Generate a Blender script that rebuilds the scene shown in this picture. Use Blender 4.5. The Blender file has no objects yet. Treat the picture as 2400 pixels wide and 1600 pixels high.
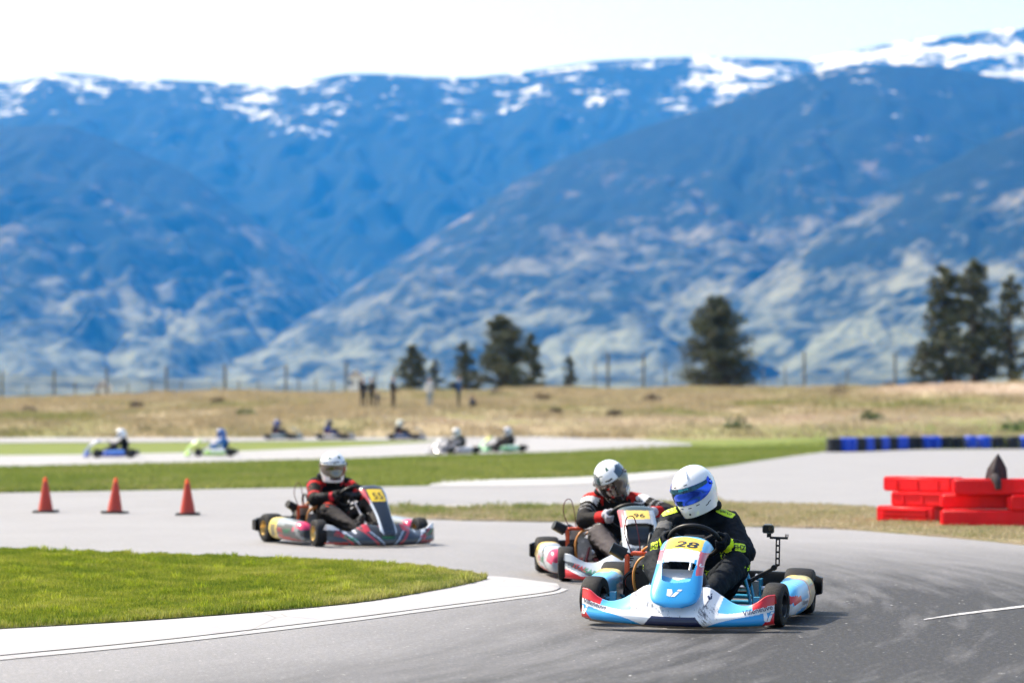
import bpy, bmesh, math, random
import numpy as np
from mathutils import Vector, Matrix, Euler, noise
from mathutils.bvhtree import BVHTree

random.seed(7); RNG = np.random.default_rng(11)
scene = bpy.context.scene
COL = scene.collection
R = math.radians

# ---------------------------------------------------------------- camera
CAM_H, FPX, HORIZON = 1.195, 5667.0, 985.0        # metres, focal length and horizon row of the 2400 px photograph
PITCH = math.atan((HORIZON - 800.0) / FPX)
cam_data = bpy.data.cameras.new('camera'); cam = bpy.data.objects.new('camera', cam_data); COL.objects.link(cam)
cam.location = (0, 0, CAM_H); cam.rotation_euler = (math.pi / 2 + PITCH, 0, 0)
cam_data.sensor_width = 36.0; cam_data.lens = FPX / 2400 * 36.0
cam_data.clip_start = 0.2; cam_data.clip_end = 60000
cam_data.dof.use_dof = True; cam_data.dof.focus_distance = 14.05; cam_data.dof.aperture_fstop = 2.0
cam_data.dof.aperture_blades = 9
scene.camera = cam

# ---------------------------------------------------------------- sky, sun, exposure
SUN_EL, SUN_AZ = 50.0, -62.0      # azimuth from +Y (away from camera), negative = to the left
world = bpy.data.worlds.new('World'); scene.world = world; world.use_nodes = True
wn = world.node_tree.nodes; wl = world.node_tree.links
bg = wn['Background']; sky = wn.new('ShaderNodeTexSky'); sky.sky_type = 'NISHITA'
sky.sun_disc = False; sky.sun_elevation = R(SUN_EL); sky.sun_rotation = R(SUN_AZ)
sky.altitude = 400; sky.air_density = 1.3; sky.dust_density = 4.0; sky.ozone_density = 1.0
wl.new(sky.outputs[0], bg.inputs[0]); bg.inputs[1].default_value = 0.145
sun_data = bpy.data.lights.new('sun', 'SUN'); sun = bpy.data.objects.new('sun', sun_data); COL.objects.link(sun)
sun_data.energy = 4.6; sun_data.angle = R(0.5); sun_data.color = (1.0, 0.955, 0.89)
sun_dir = Vector((math.sin(R(SUN_AZ)) * math.cos(R(SUN_EL)), math.cos(R(SUN_AZ)) * math.cos(R(SUN_EL)), math.sin(R(SUN_EL))))
sun.rotation_euler = sun_dir.to_track_quat('Z', 'Y').to_euler(); sun.location = sun_dir * 200
scene.view_settings.view_transform = 'Standard'; scene.view_settings.look = 'None'
scene.view_settings.exposure = 0.87; scene.view_settings.gamma = 1.0
scene.view_settings.use_curve_mapping = False
scene.render.engine = 'CYCLES'
cy = scene.cycles
cy.use_denoising = True
try: cy.denoiser = 'OPENIMAGEDENOISE'
except Exception: pass
cy.max_bounces = 8; cy.volume_bounces = 1; cy.transparent_max_bounces = 8
cy.caustics_reflective = False; cy.caustics_refractive = False
cy.sample_clamp_indirect = 8.0

# ---------------------------------------------------------------- terrain height and picture -> ground
def sstep(a, b, x):
    t = np.clip((x - a) / (b - a), 0, 1); return t * t * (3 - 2 * t)

def vnoise(x, y, s, seed=0.0):
    """cheap smooth 2-D noise from sines, vectorised, about -1..1"""
    x = np.asarray(x, float) / s + seed * 1.7; y = np.asarray(y, float) / s - seed * 2.3
    return (np.sin(x * 1.9 + 1.3 * np.sin(y * 1.1 + seed)) * np.cos(y * 1.7 - 1.1 * np.sin(x * 0.9))
            + 0.5 * np.sin(x * 4.1 - y * 3.3 + 2 * np.sin(y * 2.1)) + 0.3 * np.cos(x * 7.7 + y * 6.1 + seed)) / 1.6

def ground_h(x, y):
    x = np.asarray(x, float); y = np.asarray(y, float)
    rt = sstep(4, 10, x)
    h = 0.30 * sstep(85, 113, y) * (1 - rt) + 0.30 * sstep(104, 116, y) * rt
    crest = 3.75 + 0.0135 * x + 0.30 * vnoise(x, y * 0.3, 16, 2)
    t = np.clip((y - 116) / 94.0, 0, 1)
    h = h + (crest - 0.3) * (t ** 0.62) * sstep(114, 126, y)
    h = h + 0.16 * vnoise(x, y, 9, 1) * sstep(118, 134, y)
    h = h + 0.7 * np.exp(-(((x - 31) / 9) ** 2 + ((y - 165) / 16) ** 2))
    h = h - (crest + 12) * sstep(214, 420, y) - 25 * sstep(420, 2500, y)
    return h

def ray(px, py):
    d = Vector(((px - 1200) / FPX, 1.0, -(py - 800) / FPX))
    c, s = math.cos(PITCH), math.sin(PITCH)
    return Vector((d.x, d.y * c - d.z * s, d.y * s + d.z * c))

def gp(px, py):
    """the ground point that the photograph shows at (px, py)"""
    d = ray(px, py); o = Vector((0, 0, CAM_H))
    t, dt = 5.0, 0.25
    prev = t
    while t < 600:
        p = o + d * t
        if p.z <= float(ground_h(p.x, p.y)):
            a, b = prev, t
            for _ in range(30):
                m = (a + b) / 2; p = o + d * m
                if p.z <= float(ground_h(p.x, p.y)): b = m
                else: a = m
            return o + d * b
        prev = t; t += dt; dt *= 1.01
    return o + d * 230

def at_depth(px, py, depth):
    d = ray(px, py); return Vector((0, 0, CAM_H)) + d * (depth / d.y)

# ---------------------------------------------------------------- materials
MATS = {}
def nodes_of(name):
    m = bpy.data.materials.new(name); m.use_nodes = True
    nt = m.node_tree; return m, nt, nt.nodes, nt.links, nt.nodes['Principled BSDF']

def mat(name, col=(0.5, 0.5, 0.5), rough=0.5, metal=0.0, spec=0.5, coat=0.0, vary=0.12, scale=40.0, bump=0.0, bscale=200.0,
        attr=False, dirt=0.0, dirtcol=(0.12, 0.10, 0.08), aniso=(1, 1, 1), trans=0.0):
    """principled material whose colour, grain and wear come from noise; attr=True takes its colour from the painted attribute"""
    if name in MATS: return MATS[name]
    m, nt, N, L, P = nodes_of(name)
    tc = N.new('ShaderNodeTexCoord'); mp = N.new('ShaderNodeMapping'); mp.inputs['Scale'].default_value = aniso
    L.new(tc.outputs['Object'], mp.inputs[0])
    n1 = N.new('ShaderNodeTexNoise'); n1.inputs['Scale'].default_value = scale; n1.inputs['Detail'].default_value = 5
    L.new(mp.outputs[0], n1.inputs['Vector'])
    if attr:
        a = N.new('ShaderNodeAttribute'); a.attribute_name = 'paint'; src = a.outputs['Color']
    else:
        c = N.new('ShaderNodeRGB'); c.outputs[0].default_value = (*col, 1); src = c.outputs[0]
    mr = N.new('ShaderNodeMapRange'); mr.inputs[1].default_value = 0.25; mr.inputs[2].default_value = 0.75
    mr.inputs[3].default_value = 1 - vary; mr.inputs[4].default_value = 1 + vary
    L.new(n1.outputs[0], mr.inputs[0])
    mul = N.new('ShaderNodeMixRGB'); mul.blend_type = 'MULTIPLY'; mul.inputs[0].default_value = 1
    L.new(src, mul.inputs[1]); L.new(mr.outputs[0], mul.inputs[2]); out = mul.outputs[0]
    if dirt > 0:
        n2 = N.new('ShaderNodeTexNoise'); n2.inputs['Scale'].default_value = scale * 0.35; n2.inputs['Detail'].default_value = 8
        n2.inputs['Roughness'].default_value = 0.7; L.new(mp.outputs[0], n2.inputs['Vector'])
        r2 = N.new('ShaderNodeMapRange'); r2.inputs[1].default_value = 0.52; r2.inputs[2].default_value = 0.75
        r2.inputs[3].default_value = 0; r2.inputs[4].default_value = dirt; L.new(n2.outputs[0], r2.inputs[0])
        mx = N.new('ShaderNodeMixRGB'); L.new(r2.outputs[0], mx.inputs[0]); L.new(out, mx.inputs[1])
        mx.inputs[2].default_value = (*dirtcol, 1); out = mx.outputs[0]
    L.new(out, P.inputs['Base Color'])
    rr = N.new('ShaderNodeMapRange'); rr.inputs[3].default_value = max(0.02, rough - 0.08); rr.inputs[4].default_value = min(1, rough + 0.08)
    L.new(n1.outputs[0], rr.inputs[0]); L.new(rr.outputs[0], P.inputs['Roughness'])
    P.inputs['Metallic'].default_value = metal; P.inputs['Specular IOR Level'].default_value = spec
    P.inputs['Coat Weight'].default_value = coat; P.inputs['Coat Roughness'].default_value = 0.08
    if trans: P.inputs['Transmission Weight'].default_value = trans
    if bump > 0:
        nb = N.new('ShaderNodeTexNoise'); nb.inputs['Scale'].default_value = bscale; nb.inputs['Detail'].default_value = 4
        L.new(mp.outputs[0], nb.inputs['Vector'])
        b = N.new('ShaderNodeBump'); b.inputs['Strength'].default_value = bump; b.inputs['Distance'].default_value = 0.01
        L.new(nb.outputs[0], b.inputs['Height']); L.new(b.outputs[0], P.inputs['Normal'])
    MATS[name] = m
    return m

# ---------------------------------------------------------------- geometry helpers
def tag(o, label=None, cat=None, group=None, kind=None):
    if label: o['label'] = label
    if cat: o['category'] = cat
    if group: o['group'] = group
    if kind: o['kind'] = kind
    return o

def link_mesh(name, me, m=None, parent=None):
    o = bpy.data.objects.new(name, me); COL.objects.link(o)
    if m is not None: me.materials.append(m)
    if parent is not None: o.parent = parent
    return o

def empty(name, loc=(0, 0, 0), rot=(0, 0, 0)):
    o = bpy.data.objects.new(name, None); COL.objects.link(o); o.location = loc; o.rotation_euler = rot
    o.empty_display_size = 0.1; return o

def np_mesh(name, V, F):
    """mesh from an (n,3) array and an (m,k) face array, fast"""
    V = np.asarray(V, np.float32); F = np.asarray(F, np.int32); k = F.shape[1]
    me = bpy.data.meshes.new(name)
    me.vertices.add(len(V)); me.vertices.foreach_set('co', V.ravel())
    me.loops.add(F.size); me.loops.foreach_set('vertex_index', F.ravel())
    me.polygons.add(len(F)); me.polygons.foreach_set('loop_start', np.arange(0, F.size, k, dtype=np.int32))
    me.polygons.foreach_set('loop_total', np.full(len(F), k, np.int32))
    me.update(calc_edges=True); me.validate(); return me

def shade(me, angle=40):
    me.polygons.foreach_set('use_smooth', np.ones(len(me.polygons), bool))
    if angle < 180: me.set_sharp_from_angle(angle=R(angle))
    me.update()

def paint(me, fn):
    """colour attribute from fn(face centres, face normals) -> (n,3)"""
    n = len(me.polygons); c = np.zeros(n * 3, np.float32); nn = np.zeros(n * 3, np.float32); lt = np.zeros(n, np.int32)
    me.polygons.foreach_get('center', c); me.polygons.foreach_get('normal', nn); me.polygons.foreach_get('loop_total', lt)
    colr = np.asarray(fn(c.reshape(-1, 3), nn.reshape(-1, 3)), np.float32)
    at = me.color_attributes.get('paint') or me.color_attributes.new('paint', 'FLOAT_COLOR', 'CORNER')
    rgba = np.ones((n, 4), np.float32); rgba[:, :3] = colr
    at.data.foreach_set('color', np.repeat(rgba, lt, axis=0).ravel())

def frame_from(axis):
    a = Vector(axis).normalized(); t = Vector((0, 0, 1)) if abs(a.z) < 0.9 else Vector((1, 0, 0))
    u = a.cross(t).normalized(); return u, a.cross(u).normalized(), a

class G:
    """collects shapes into one mesh"""
    def __init__(s): s.v = []; s.f = []
    def add(s, v, f):
        o = len(s.v); s.v += [tuple(p) for p in v]; s.f += [tuple(i + o for i in q) for q in f]; return s
    def box(s, c, d, rot=None):
        hx, hy, hz = d[0] / 2, d[1] / 2, d[2] / 2
        vs = [Vector((x * hx, y * hy, z * hz)) for x in (-1, 1) for y in (-1, 1) for z in (-1, 1)]
        if rot is not None:
            m = rot if isinstance(rot, Matrix) else Euler(rot).to_matrix(); vs = [m @ v for v in vs]
        vs = [v + Vector(c) for v in vs]
        return s.add(vs, [(0, 1, 3, 2), (4, 6, 7, 5), (0, 4, 5, 1), (2, 3, 7, 6), (0, 2, 6, 4), (1, 5, 7, 3)])
    def cyl(s, p0, p1, r0, r1=None, n=14, cap=True):
        r1 = r0 if r1 is None else r1
        p0, p1 = Vector(p0), Vector(p1); u, w, a = frame_from(p1 - p0)
        vs = []
        for p, r in ((p0, r0), (p1, r1)):
            for i in range(n):
                t = 2 * math.pi * i / n; vs.append(p + (u * math.cos(t) + w * math.sin(t)) * r)
        fs = [(i, (i + 1) % n, n + (i + 1) % n, n + i) for i in range(n)]
        if cap: fs += [tuple(range(n - 1, -1, -1)), tuple(range(n, 2 * n))]
        return s.add(vs, fs)
    def tube(s, pts, r, n=8, sub=0, closed=False):
        pts = [Vector(p) for p in pts]
        n0 = len(pts)
        if sub: pts = smooth_line(pts, sub, closed)
        if isinstance(r, (list, tuple)) and len(r) != len(pts): r = [float(v) for v in np.interp(np.linspace(0, n0 - 1, len(pts)), range(n0), r)]
        m = len(pts); vs = []; u = None
        for i, p in enumerate(pts):
            a = pts[(i + 1) % m] if (closed or i < m - 1) else pts[i]
            b = pts[i - 1] if (closed or i > 0) else pts[i]
            d = (a - b).normalized()
            if u is None: u, w, _ = frame_from(d)
            else:
                u = (u - d * u.dot(d)).normalized(); w = d.cross(u)
            rr = r[i] if isinstance(r, (list, tuple)) else r
            for k in range(n):
                t = 2 * math.pi * k / n; vs.append(p + (u * math.cos(t) + w * math.sin(t)) * rr)
        fs = []
        for i in range(m if closed else m - 1):
            j = (i + 1) % m
            fs += [(i * n + k, i * n + (k + 1) % n, j * n + (k + 1) % n, j * n + k) for k in range(n)]
        if not closed: fs += [tuple(range(n - 1, -1, -1)), tuple((m - 1) * n + k for k in range(n))]
        return s.add(vs, fs)
    def lathe(s, prof, c, axis, n=24, closed=False):
        """profile of (radius, offset along axis)"""
        c = Vector(c); u, w, a = frame_from(axis); vs = []
        for r, h in prof:
            for k in range(n):
                t = 2 * math.pi * k / n; vs.append(c + a * h + (u * math.cos(t) + w * math.sin(t)) * r)
        m = len(prof); fs = []
        for i in range(m if closed else m - 1):
            j = (i + 1) % m
            fs += [(i * n + k, i * n + (k + 1) % n, j * n + (k + 1) % n, j * n + k) for k in range(n)]
        return s.add(vs, fs)
    def ell(s, c, r, nu=16, nv=10, rot=None):
        c = Vector(c); vs = []; fs = []
        m = Euler(rot).to_matrix() if rot is not None else Matrix.Identity(3)
        for j in range(nv + 1):
            e = -math.pi / 2 + math.pi * j / nv
            for i in range(nu):
                t = 2 * math.pi * i / nu
                vs.append(c + m @ Vector((r[0] * math.cos(e) * math.cos(t), r[1] * math.cos(e) * math.sin(t), r[2] * math.sin(e))))
        for j in range(nv):
            fs += [(j * nu + i, j * nu + (i + 1) % nu, (j + 1) * nu + (i + 1) % nu, (j + 1) * nu + i) for i in range(nu)]
        return s.add(vs, fs)
    def capsule(s, p0, p1, r0, r1, n=14):
        p0, p1 = Vector(p0), Vector(p1); u, w, a = frame_from(p1 - p0); ln = (p1 - p0).length
        prof = [(max(1e-4, r0 * math.cos(e)), r0 * math.sin(e)) for e in np.linspace(-math.pi / 2, 0, 6)]
        prof += [(max(1e-4, r1 * math.cos(e)), ln + r1 * math.sin(e)) for e in np.linspace(0, math.pi / 2, 6)]
        return s.lathe(prof, p0, a, n)
    def grid(s, fn, nu, nv, closed_u=False):
        vs = [fn(i / (nu if closed_u else nu - 1), j / (nv - 1)) for j in range(nv) for i in range(nu)]
        fs = []
        for j in range(nv - 1):
            for i in range(nu if closed_u else nu - 1):
                k = (i + 1) % nu; fs.append((j * nu + i, j * nu + k, (j + 1) * nu + k, (j + 1) * nu + i))
        return s.add(vs, fs)
    def loft(s, rings, cap=True):
        n = len(rings[0]); vs = [p for r in rings for p in r]; fs = []
        for j in range(len(rings) - 1):
            fs += [(j * n + i, j * n + (i + 1) % n, (j + 1) * n + (i + 1) % n, (j + 1) * n + i) for i in range(n)]
        if cap: fs += [tuple(range(n - 1, -1, -1)), tuple((len(rings) - 1) * n + k for k in range(n))]
        return s.add(vs, fs)
    def mesh(s, name='m', fix=True):
        me = bpy.data.meshes.new(name); me.from_pydata([tuple(v) for v in s.v], [], s.f)
        if fix:
            b = bmesh.new(); b.from_mesh(me); bmesh.ops.recalc_face_normals(b, faces=b.faces); b.to_mesh(me); b.free()
        me.update(); return me
    def build(s, name, m, parent=None, angle=40, bevel=0.0, fix=True, seg=2):
        me = s.mesh(name, fix)
        if bevel > 0:
            b = bmesh.new(); b.from_mesh(me)
            es = [e for e in b.edges if len(e.link_faces) == 2 and e.calc_face_angle(0) > R(50)]
            bmesh.ops.bevel(b, geom=es, offset=bevel, segments=seg, affect='EDGES', clamp_overlap=True)
            b.to_mesh(me); b.free()
        shade(me, angle)
        return link_mesh(name, me, m, parent)

def smooth_line(pts, sub, closed=False):
    out = []; n = len(pts)
    for i in range(n if closed else n - 1):
        p1, p2 = pts[i], pts[(i + 1) % n]
        p0 = pts[i - 1] if (closed or i > 0) else p1; p3 = pts[(i + 2) % n] if (closed or i < n - 2) else p2
        for k in range(sub):
            t = k / sub
            out.append(0.5 * ((2 * p1) + (p2 - p0) * t + (2 * p0 - 5 * p1 + 4 * p2 - p3) * t * t + (3 * p1 - p0 - 3 * p2 + p3) * t ** 3))
    if not closed: out.append(pts[-1])
    return out

def interp(tab, x):
    """piecewise linear table [(x, value)...], values may be tuples"""
    xs = [a for a, _ in tab]
    if not isinstance(tab[0][1], (tuple, list)): return np.interp(x, xs, [b for _, b in tab])
    return tuple(np.interp(x, xs, [b[k] for _, b in tab]) for k in range(len(tab[0][1])))

def copy_tree(o, parent=None):
    c = o.copy(); COL.objects.link(c); c.parent = parent
    for ch in o.children: copy_tree(ch, c)
    return c

def evaluated(ob):
    """mesh of an object with its modifiers applied; the object is removed"""
    bpy.context.view_layer.update()
    dg = bpy.context.evaluated_depsgraph_get()
    me = bpy.data.meshes.new_from_object(ob.evaluated_get(dg))
    old = ob.data; bpy.data.objects.remove(ob)
    if isinstance(old, bpy.types.Mesh): bpy.data.meshes.remove(old)
    else: bpy.data.curves.remove(old)
    return me

TEXTS = {}
def text_shape(txt, bold=0.0, shear=0.0):
    """vertices and triangles of a text, cap height 1, centred, small pieces so that it can lie on a curved surface"""
    key = (txt, bold, shear)
    if key in TEXTS: return TEXTS[key]
    cu = bpy.data.curves.new('t', 'FONT'); cu.body = txt; cu.offset = bold; cu.shear = shear; cu.resolution_u = 4; cu.size = 1.4
    ob = bpy.data.objects.new('t', cu); COL.objects.link(ob); me = evaluated(ob)
    b = bmesh.new(); b.from_mesh(me); bmesh.ops.remove_doubles(b, verts=b.verts, dist=1e-4)
    bmesh.ops.triangulate(b, faces=b.faces)
    for _ in range(3):
        es = [e for e in b.edges if e.calc_length() > 0.45]
        if es: bmesh.ops.subdivide_edges(b, edges=es, cuts=1); bmesh.ops.triangulate(b, faces=b.faces)
    V = [(v.co.x, v.co.y) for v in b.verts]; F = [tuple(v.index for v in f.verts) for f in b.faces]; b.free(); bpy.data.meshes.remove(me)
    x0, x1 = min(v[0] for v in V), max(v[0] for v in V); y0, y1 = min(v[1] for v in V), max(v[1] for v in V)
    V = [((x - (x0 + x1) / 2) / (y1 - y0), (y - (y0 + y1) / 2) / (y1 - y0)) for x, y in V]
    TEXTS[key] = (V, F); return V, F

def poly_shape(polys, cuts=3):
    b = bmesh.new()
    for p in polys: b.faces.new([b.verts.new((x, y, 0)) for x, y in p])
    bmesh.ops.triangulate(b, faces=b.faces)
    for _ in range(cuts):
        bmesh.ops.subdivide_edges(b, edges=b.edges, cuts=1, use_grid_fill=True); bmesh.ops.triangulate(b, faces=b.faces)
    b.verts.index_update()
    out = [(v.co.x, v.co.y) for v in b.verts], [tuple(v.index for v in f.verts) for f in b.faces]; b.free(); return out

def bvh_of(*meshes):
    V = []; F = []
    for me in meshes:
        o = len(V); V += [v.co.copy() for v in me.vertices]; F += [tuple(i + o for i in p.vertices) for p in me.polygons]
    return BVHTree.FromPolygons(V, F)

def decal(name, shape, bvh, origin, right, up, m, parent, sx, sy=None, rot=0.0, lift=0.0016):
    """lays a flat shape onto a surface: every vertex is dropped along the direction into the surface"""
    sy = sx if sy is None else sy
    right = Vector(right).normalized(); up = Vector(up).normalized(); into = up.cross(right).normalized()
    c, s = math.cos(rot), math.sin(rot); V = []; ok = []
    for x, y in shape[0]:
        x, y = x * sx, y * sy
        p = Vector(origin) + right * (x * c - y * s) + up * (x * s + y * c)
        hit = bvh.ray_cast(p - into * 0.35, into, 0.8)
        if hit[0] is None: V.append(p); ok.append(False)
        else:
            n = hit[1]; n = n if n.dot(into) < 0 else -n
            V.append(hit[0] + n * lift); ok.append(True)
    F = [f for f in shape[1] if all(ok[i] for i in f)]
    if not F: return None
    me = bpy.data.meshes.new(name); me.from_pydata([tuple(v) for v in V], [], F); me.update()
    return link_mesh(name, me, m, parent)
# ================================================================ SETTING
def math_node(N, L, op, a, b=None, c=None):
    n = N.new('ShaderNodeMath'); n.operation = op
    for i, v in enumerate((a, b, c)):
        if v is None: continue
        if isinstance(v, (int, float)): n.inputs[i].default_value = v
        else: L.new(v, n.inputs[i])
    return n.outputs[0]

def noise_node(N, L, vec, scale, detail=5, rough=0.55, dist=0.0):
    n = N.new('ShaderNodeTexNoise'); n.inputs['Scale'].default_value = scale; n.inputs['Detail'].default_value = detail
    n.inputs['Roughness'].default_value = rough; n.inputs['Distortion'].default_value = dist
    L.new(vec, n.inputs['Vector']); return n.outputs[0]

def remap(N, L, v, a, b, c=0.0, d=1.0):
    n = N.new('ShaderNodeMapRange'); L.new(v, n.inputs[0])
    for i, x in enumerate((a, b, c, d)): n.inputs[i + 1].default_value = x
    return n.outputs[0]

def mixc(N, L, f, a, b):
    n = N.new('ShaderNodeMixRGB')
    if isinstance(f, (int, float)): n.inputs[0].default_value = f
    else: L.new(f, n.inputs[0])
    for i, v in ((1, a), (2, b)):
        if isinstance(v, tuple): n.inputs[i].default_value = (*v, 1)
        else: L.new(v, n.inputs[i])
    return n.outputs[0]

def pos_node(N, L, scale=(1, 1, 1)):
    g = N.new('ShaderNodeNewGeometry'); mp = N.new('ShaderNodeMapping'); mp.inputs['Scale'].default_value = scale
    L.new(g.outputs['Position'], mp.inputs[0]); return mp.outputs[0], g.outputs['Position']

def sep(N, L, v):
    n = N.new('ShaderNodeSeparateXYZ'); L.new(v, n.inputs[0]); return n.outputs

def bump_to(N, L, P, h, strength, dist):
    b = N.new('ShaderNodeBump'); b.inputs['Strength'].default_value = strength; b.inputs['Distance'].default_value = dist
    L.new(h, b.inputs['Height']); L.new(b.outputs[0], P.inputs['Normal'])

# ---- ground: mown green grass by the tracks, dry tan grass on the bank
m_ground, nt, N, L, P = nodes_of('ground_grass')
v1, pos = pos_node(N, L); vy, _ = pos_node(N, L, (1, 0.35, 1))
x, y, z = sep(N, L, pos)
n_big = noise_node(N, L, v1, 0.16, 5, 0.6); n_mid = noise_node(N, L, v1, 0.9, 5, 0.65); n_fine = noise_node(N, L, v1, 12, 4, 0.7)
green = mixc(N, L, remap(N, L, n_mid, .3, .7), (0.105, 0.155, 0.028), (0.175, 0.205, 0.050))
green = mixc(N, L, remap(N, L, n_fine, .35, .75, 0, .55), green, (0.165, 0.165, 0.060))
tan = mixc(N, L, remap(N, L, n_mid, .3, .7), (0.26, 0.205, 0.120), (0.365, 0.295, 0.185))
tan = mixc(N, L, remap(N, L, n_big, .46, .62, 0, .8), tan, (0.17, 0.175, 0.055))
tan = mixc(N, L, remap(N, L, n_fine, .45, .75, 0, .45), tan, (0.12, 0.085, 0.06))
# dryness follows the rise of the bank; the field behind the tyre wall stays greener longer
edge = math_node(N, L, 'ADD', y, math_node(N, L, 'MULTIPLY', n_big, -16.0))
edge = math_node(N, L, 'SUBTRACT', edge, math_node(N, L, 'MULTIPLY', math_node(N, L, 'MAXIMUM', math_node(N, L, 'SUBTRACT', x, 4.0), 0.0), 0.75))
dry = remap(N, L, edge, 101, 109)
mx = math_node(N, L, 'DIVIDE', math_node(N, L, 'SUBTRACT', x, 31.0), 8.0); my = math_node(N, L, 'DIVIDE', math_node(N, L, 'SUBTRACT', y, 163.0), 14.0)
md = math_node(N, L, 'ADD', math_node(N, L, 'MULTIPLY', mx, mx), math_node(N, L, 'MULTIPLY', my, my))
tan = mixc(N, L, remap(N, L, math_node(N, L, 'ADD', md, n_mid), 1.5, .9), tan, (0.46, 0.36, 0.27))
base = mixc(N, L, dry, green, tan)
far = remap(N, L, y, 300, 1500)
base = mixc(N, L, far, base, (0.10, 0.115, 0.06))
L.new(base, P.inputs['Base Color']); P.inputs['Roughness'].default_value = 0.95; P.inputs['Specular IOR Level'].default_value = 0.15
bump_to(N, L, P, n_fine, 0.6, 0.05)

ys = np.concatenate([np.arange(-30, 84, 3.0), np.arange(84, 140, 1.0), np.arange(140, 240, 2.0), np.arange(240, 440, 10), np.geomspace(450, 30000, 40)])
NX = 170
us = np.linspace(-1, 1, NX); us = np.sign(us) * np.abs(us) ** 1.35
Yg = np.repeat(ys[:, None], NX, 1); Xg = us[None, :] * (70 + np.maximum(Yg, 0) * 0.6)
Zg = ground_h(Xg, Yg)
idx = np.arange(len(ys) * NX).reshape(len(ys), NX)
F = np.stack([idx[:-1, :-1].ravel(), idx[:-1, 1:].ravel(), idx[1:, 1:].ravel(), idx[1:, :-1].ravel()], 1)
me = np_mesh('ground', np.stack([Xg.ravel(), Yg.ravel(), Zg.ravel()], 1), F); shade(me, 180)
tag(link_mesh('ground', me, m_ground), 'green mown grass rising to a dry tan grass bank', 'ground', kind='structure')

# ---- asphalt
def asphalt(name, light, dark, rubber=False):
    m, nt, N, L, P = nodes_of(name)
    v1, pos = pos_node(N, L); x, y, z = sep(N, L, pos)
    n_grain = noise_node(N, L, v1, 95, 3, 0.7); n_grain2 = noise_node(N, L, v1, 38, 3, 0.6)
    n_patch = noise_node(N, L, v1, 0.55, 6, 0.62, 0.4); n_fleck = noise_node(N, L, v1, 21, 2, 0.5)
    base = mixc(N, L, remap(N, L, n_patch, .3, .7), tuple(c * 0.86 for c in light), light)
    h = n_grain; keep = 1.0
    if rubber:
        # tyre rubber laid down along the arc of the racing line, centre of the bend at (-13, 17.4)
        dx = math_node(N, L, 'ADD', x, 13.0); dy = math_node(N, L, 'SUBTRACT', y, 17.4)
        rr = math_node(N, L, 'SQRT', math_node(N, L, 'ADD', math_node(N, L, 'MULTIPLY', dx, dx), math_node(N, L, 'MULTIPLY', dy, dy)))
        an = math_node(N, L, 'ARCTAN2', dy, dx)
        cb = N.new('ShaderNodeCombineXYZ'); L.new(math_node(N, L, 'MULTIPLY', rr, 5.0), cb.inputs[0]); L.new(math_node(N, L, 'MULTIPLY', an, 9.0), cb.inputs[1])
        streak = noise_node(N, L, cb.outputs[0], 1.0, 4, 0.6)
        cb2 = N.new('ShaderNodeCombineXYZ'); L.new(math_node(N, L, 'MULTIPLY', rr, 1.1), cb2.inputs[0]); L.new(math_node(N, L, 'MULTIPLY', an, 4.0), cb2.inputs[1])
        broad = noise_node(N, L, cb2.outputs[0], 1.0, 3, 0.5)
        zone = math_node(N, L, 'MULTIPLY', remap(N, L, rr, 12.2, 15.4), remap(N, L, rr, 30.0, 18.0))
        zone = math_node(N, L, 'MULTIPLY', zone, remap(N, L, math_node(N, L, 'ADD', y, math_node(N, L, 'MULTIPLY', broad, 4.0)), 26.0, 17.5, 0.03, 1.0))
        amt = math_node(N, L, 'MULTIPLY', zone, math_node(N, L, 'ADD', remap(N, L, streak, .36, .66, 0.0, .50), remap(N, L, broad, .25, .7, 0.66, .95)))
        amt = math_node(N, L, 'MINIMUM', amt, 0.97)
        keep = math_node(N, L, 'SUBTRACT', 1.0, math_node(N, L, 'MULTIPLY', amt, .62))
        base = mixc(N, L, remap(N, L, y, 26, 14, 0, .30), base, dark)
        base = mixc(N, L, amt, base, tuple(c * 0.10 for c in dark))
    base = mixc(N, L, remap(N, L, n_grain, .42, .68, 0, .50), base, tuple(c * 0.32 for c in dark))
    base = mixc(N, L, math_node(N, L, 'MULTIPLY', remap(N, L, n_grain2, .55, .72, 0, .42), keep), base, tuple(min(1, c * 1.5) for c in light))
    base = mixc(N, L, remap(N, L, n_fleck, .72, .77, 0, .75), base, (0.62, 0.60, 0.58))
    L.new(base, P.inputs['Base Color']); P.inputs['Roughness'].default_value = 0.72; P.inputs['Specular IOR Level'].default_value = 0.35
    bump_to(N, L, P, n_grain, 0.7, 0.006); return m
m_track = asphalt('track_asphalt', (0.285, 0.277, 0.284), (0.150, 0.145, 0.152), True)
m_far_track = asphalt('far_track_asphalt', (0.34, 0.33, 0.335), (0.28, 0.27, 0.275))

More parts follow.
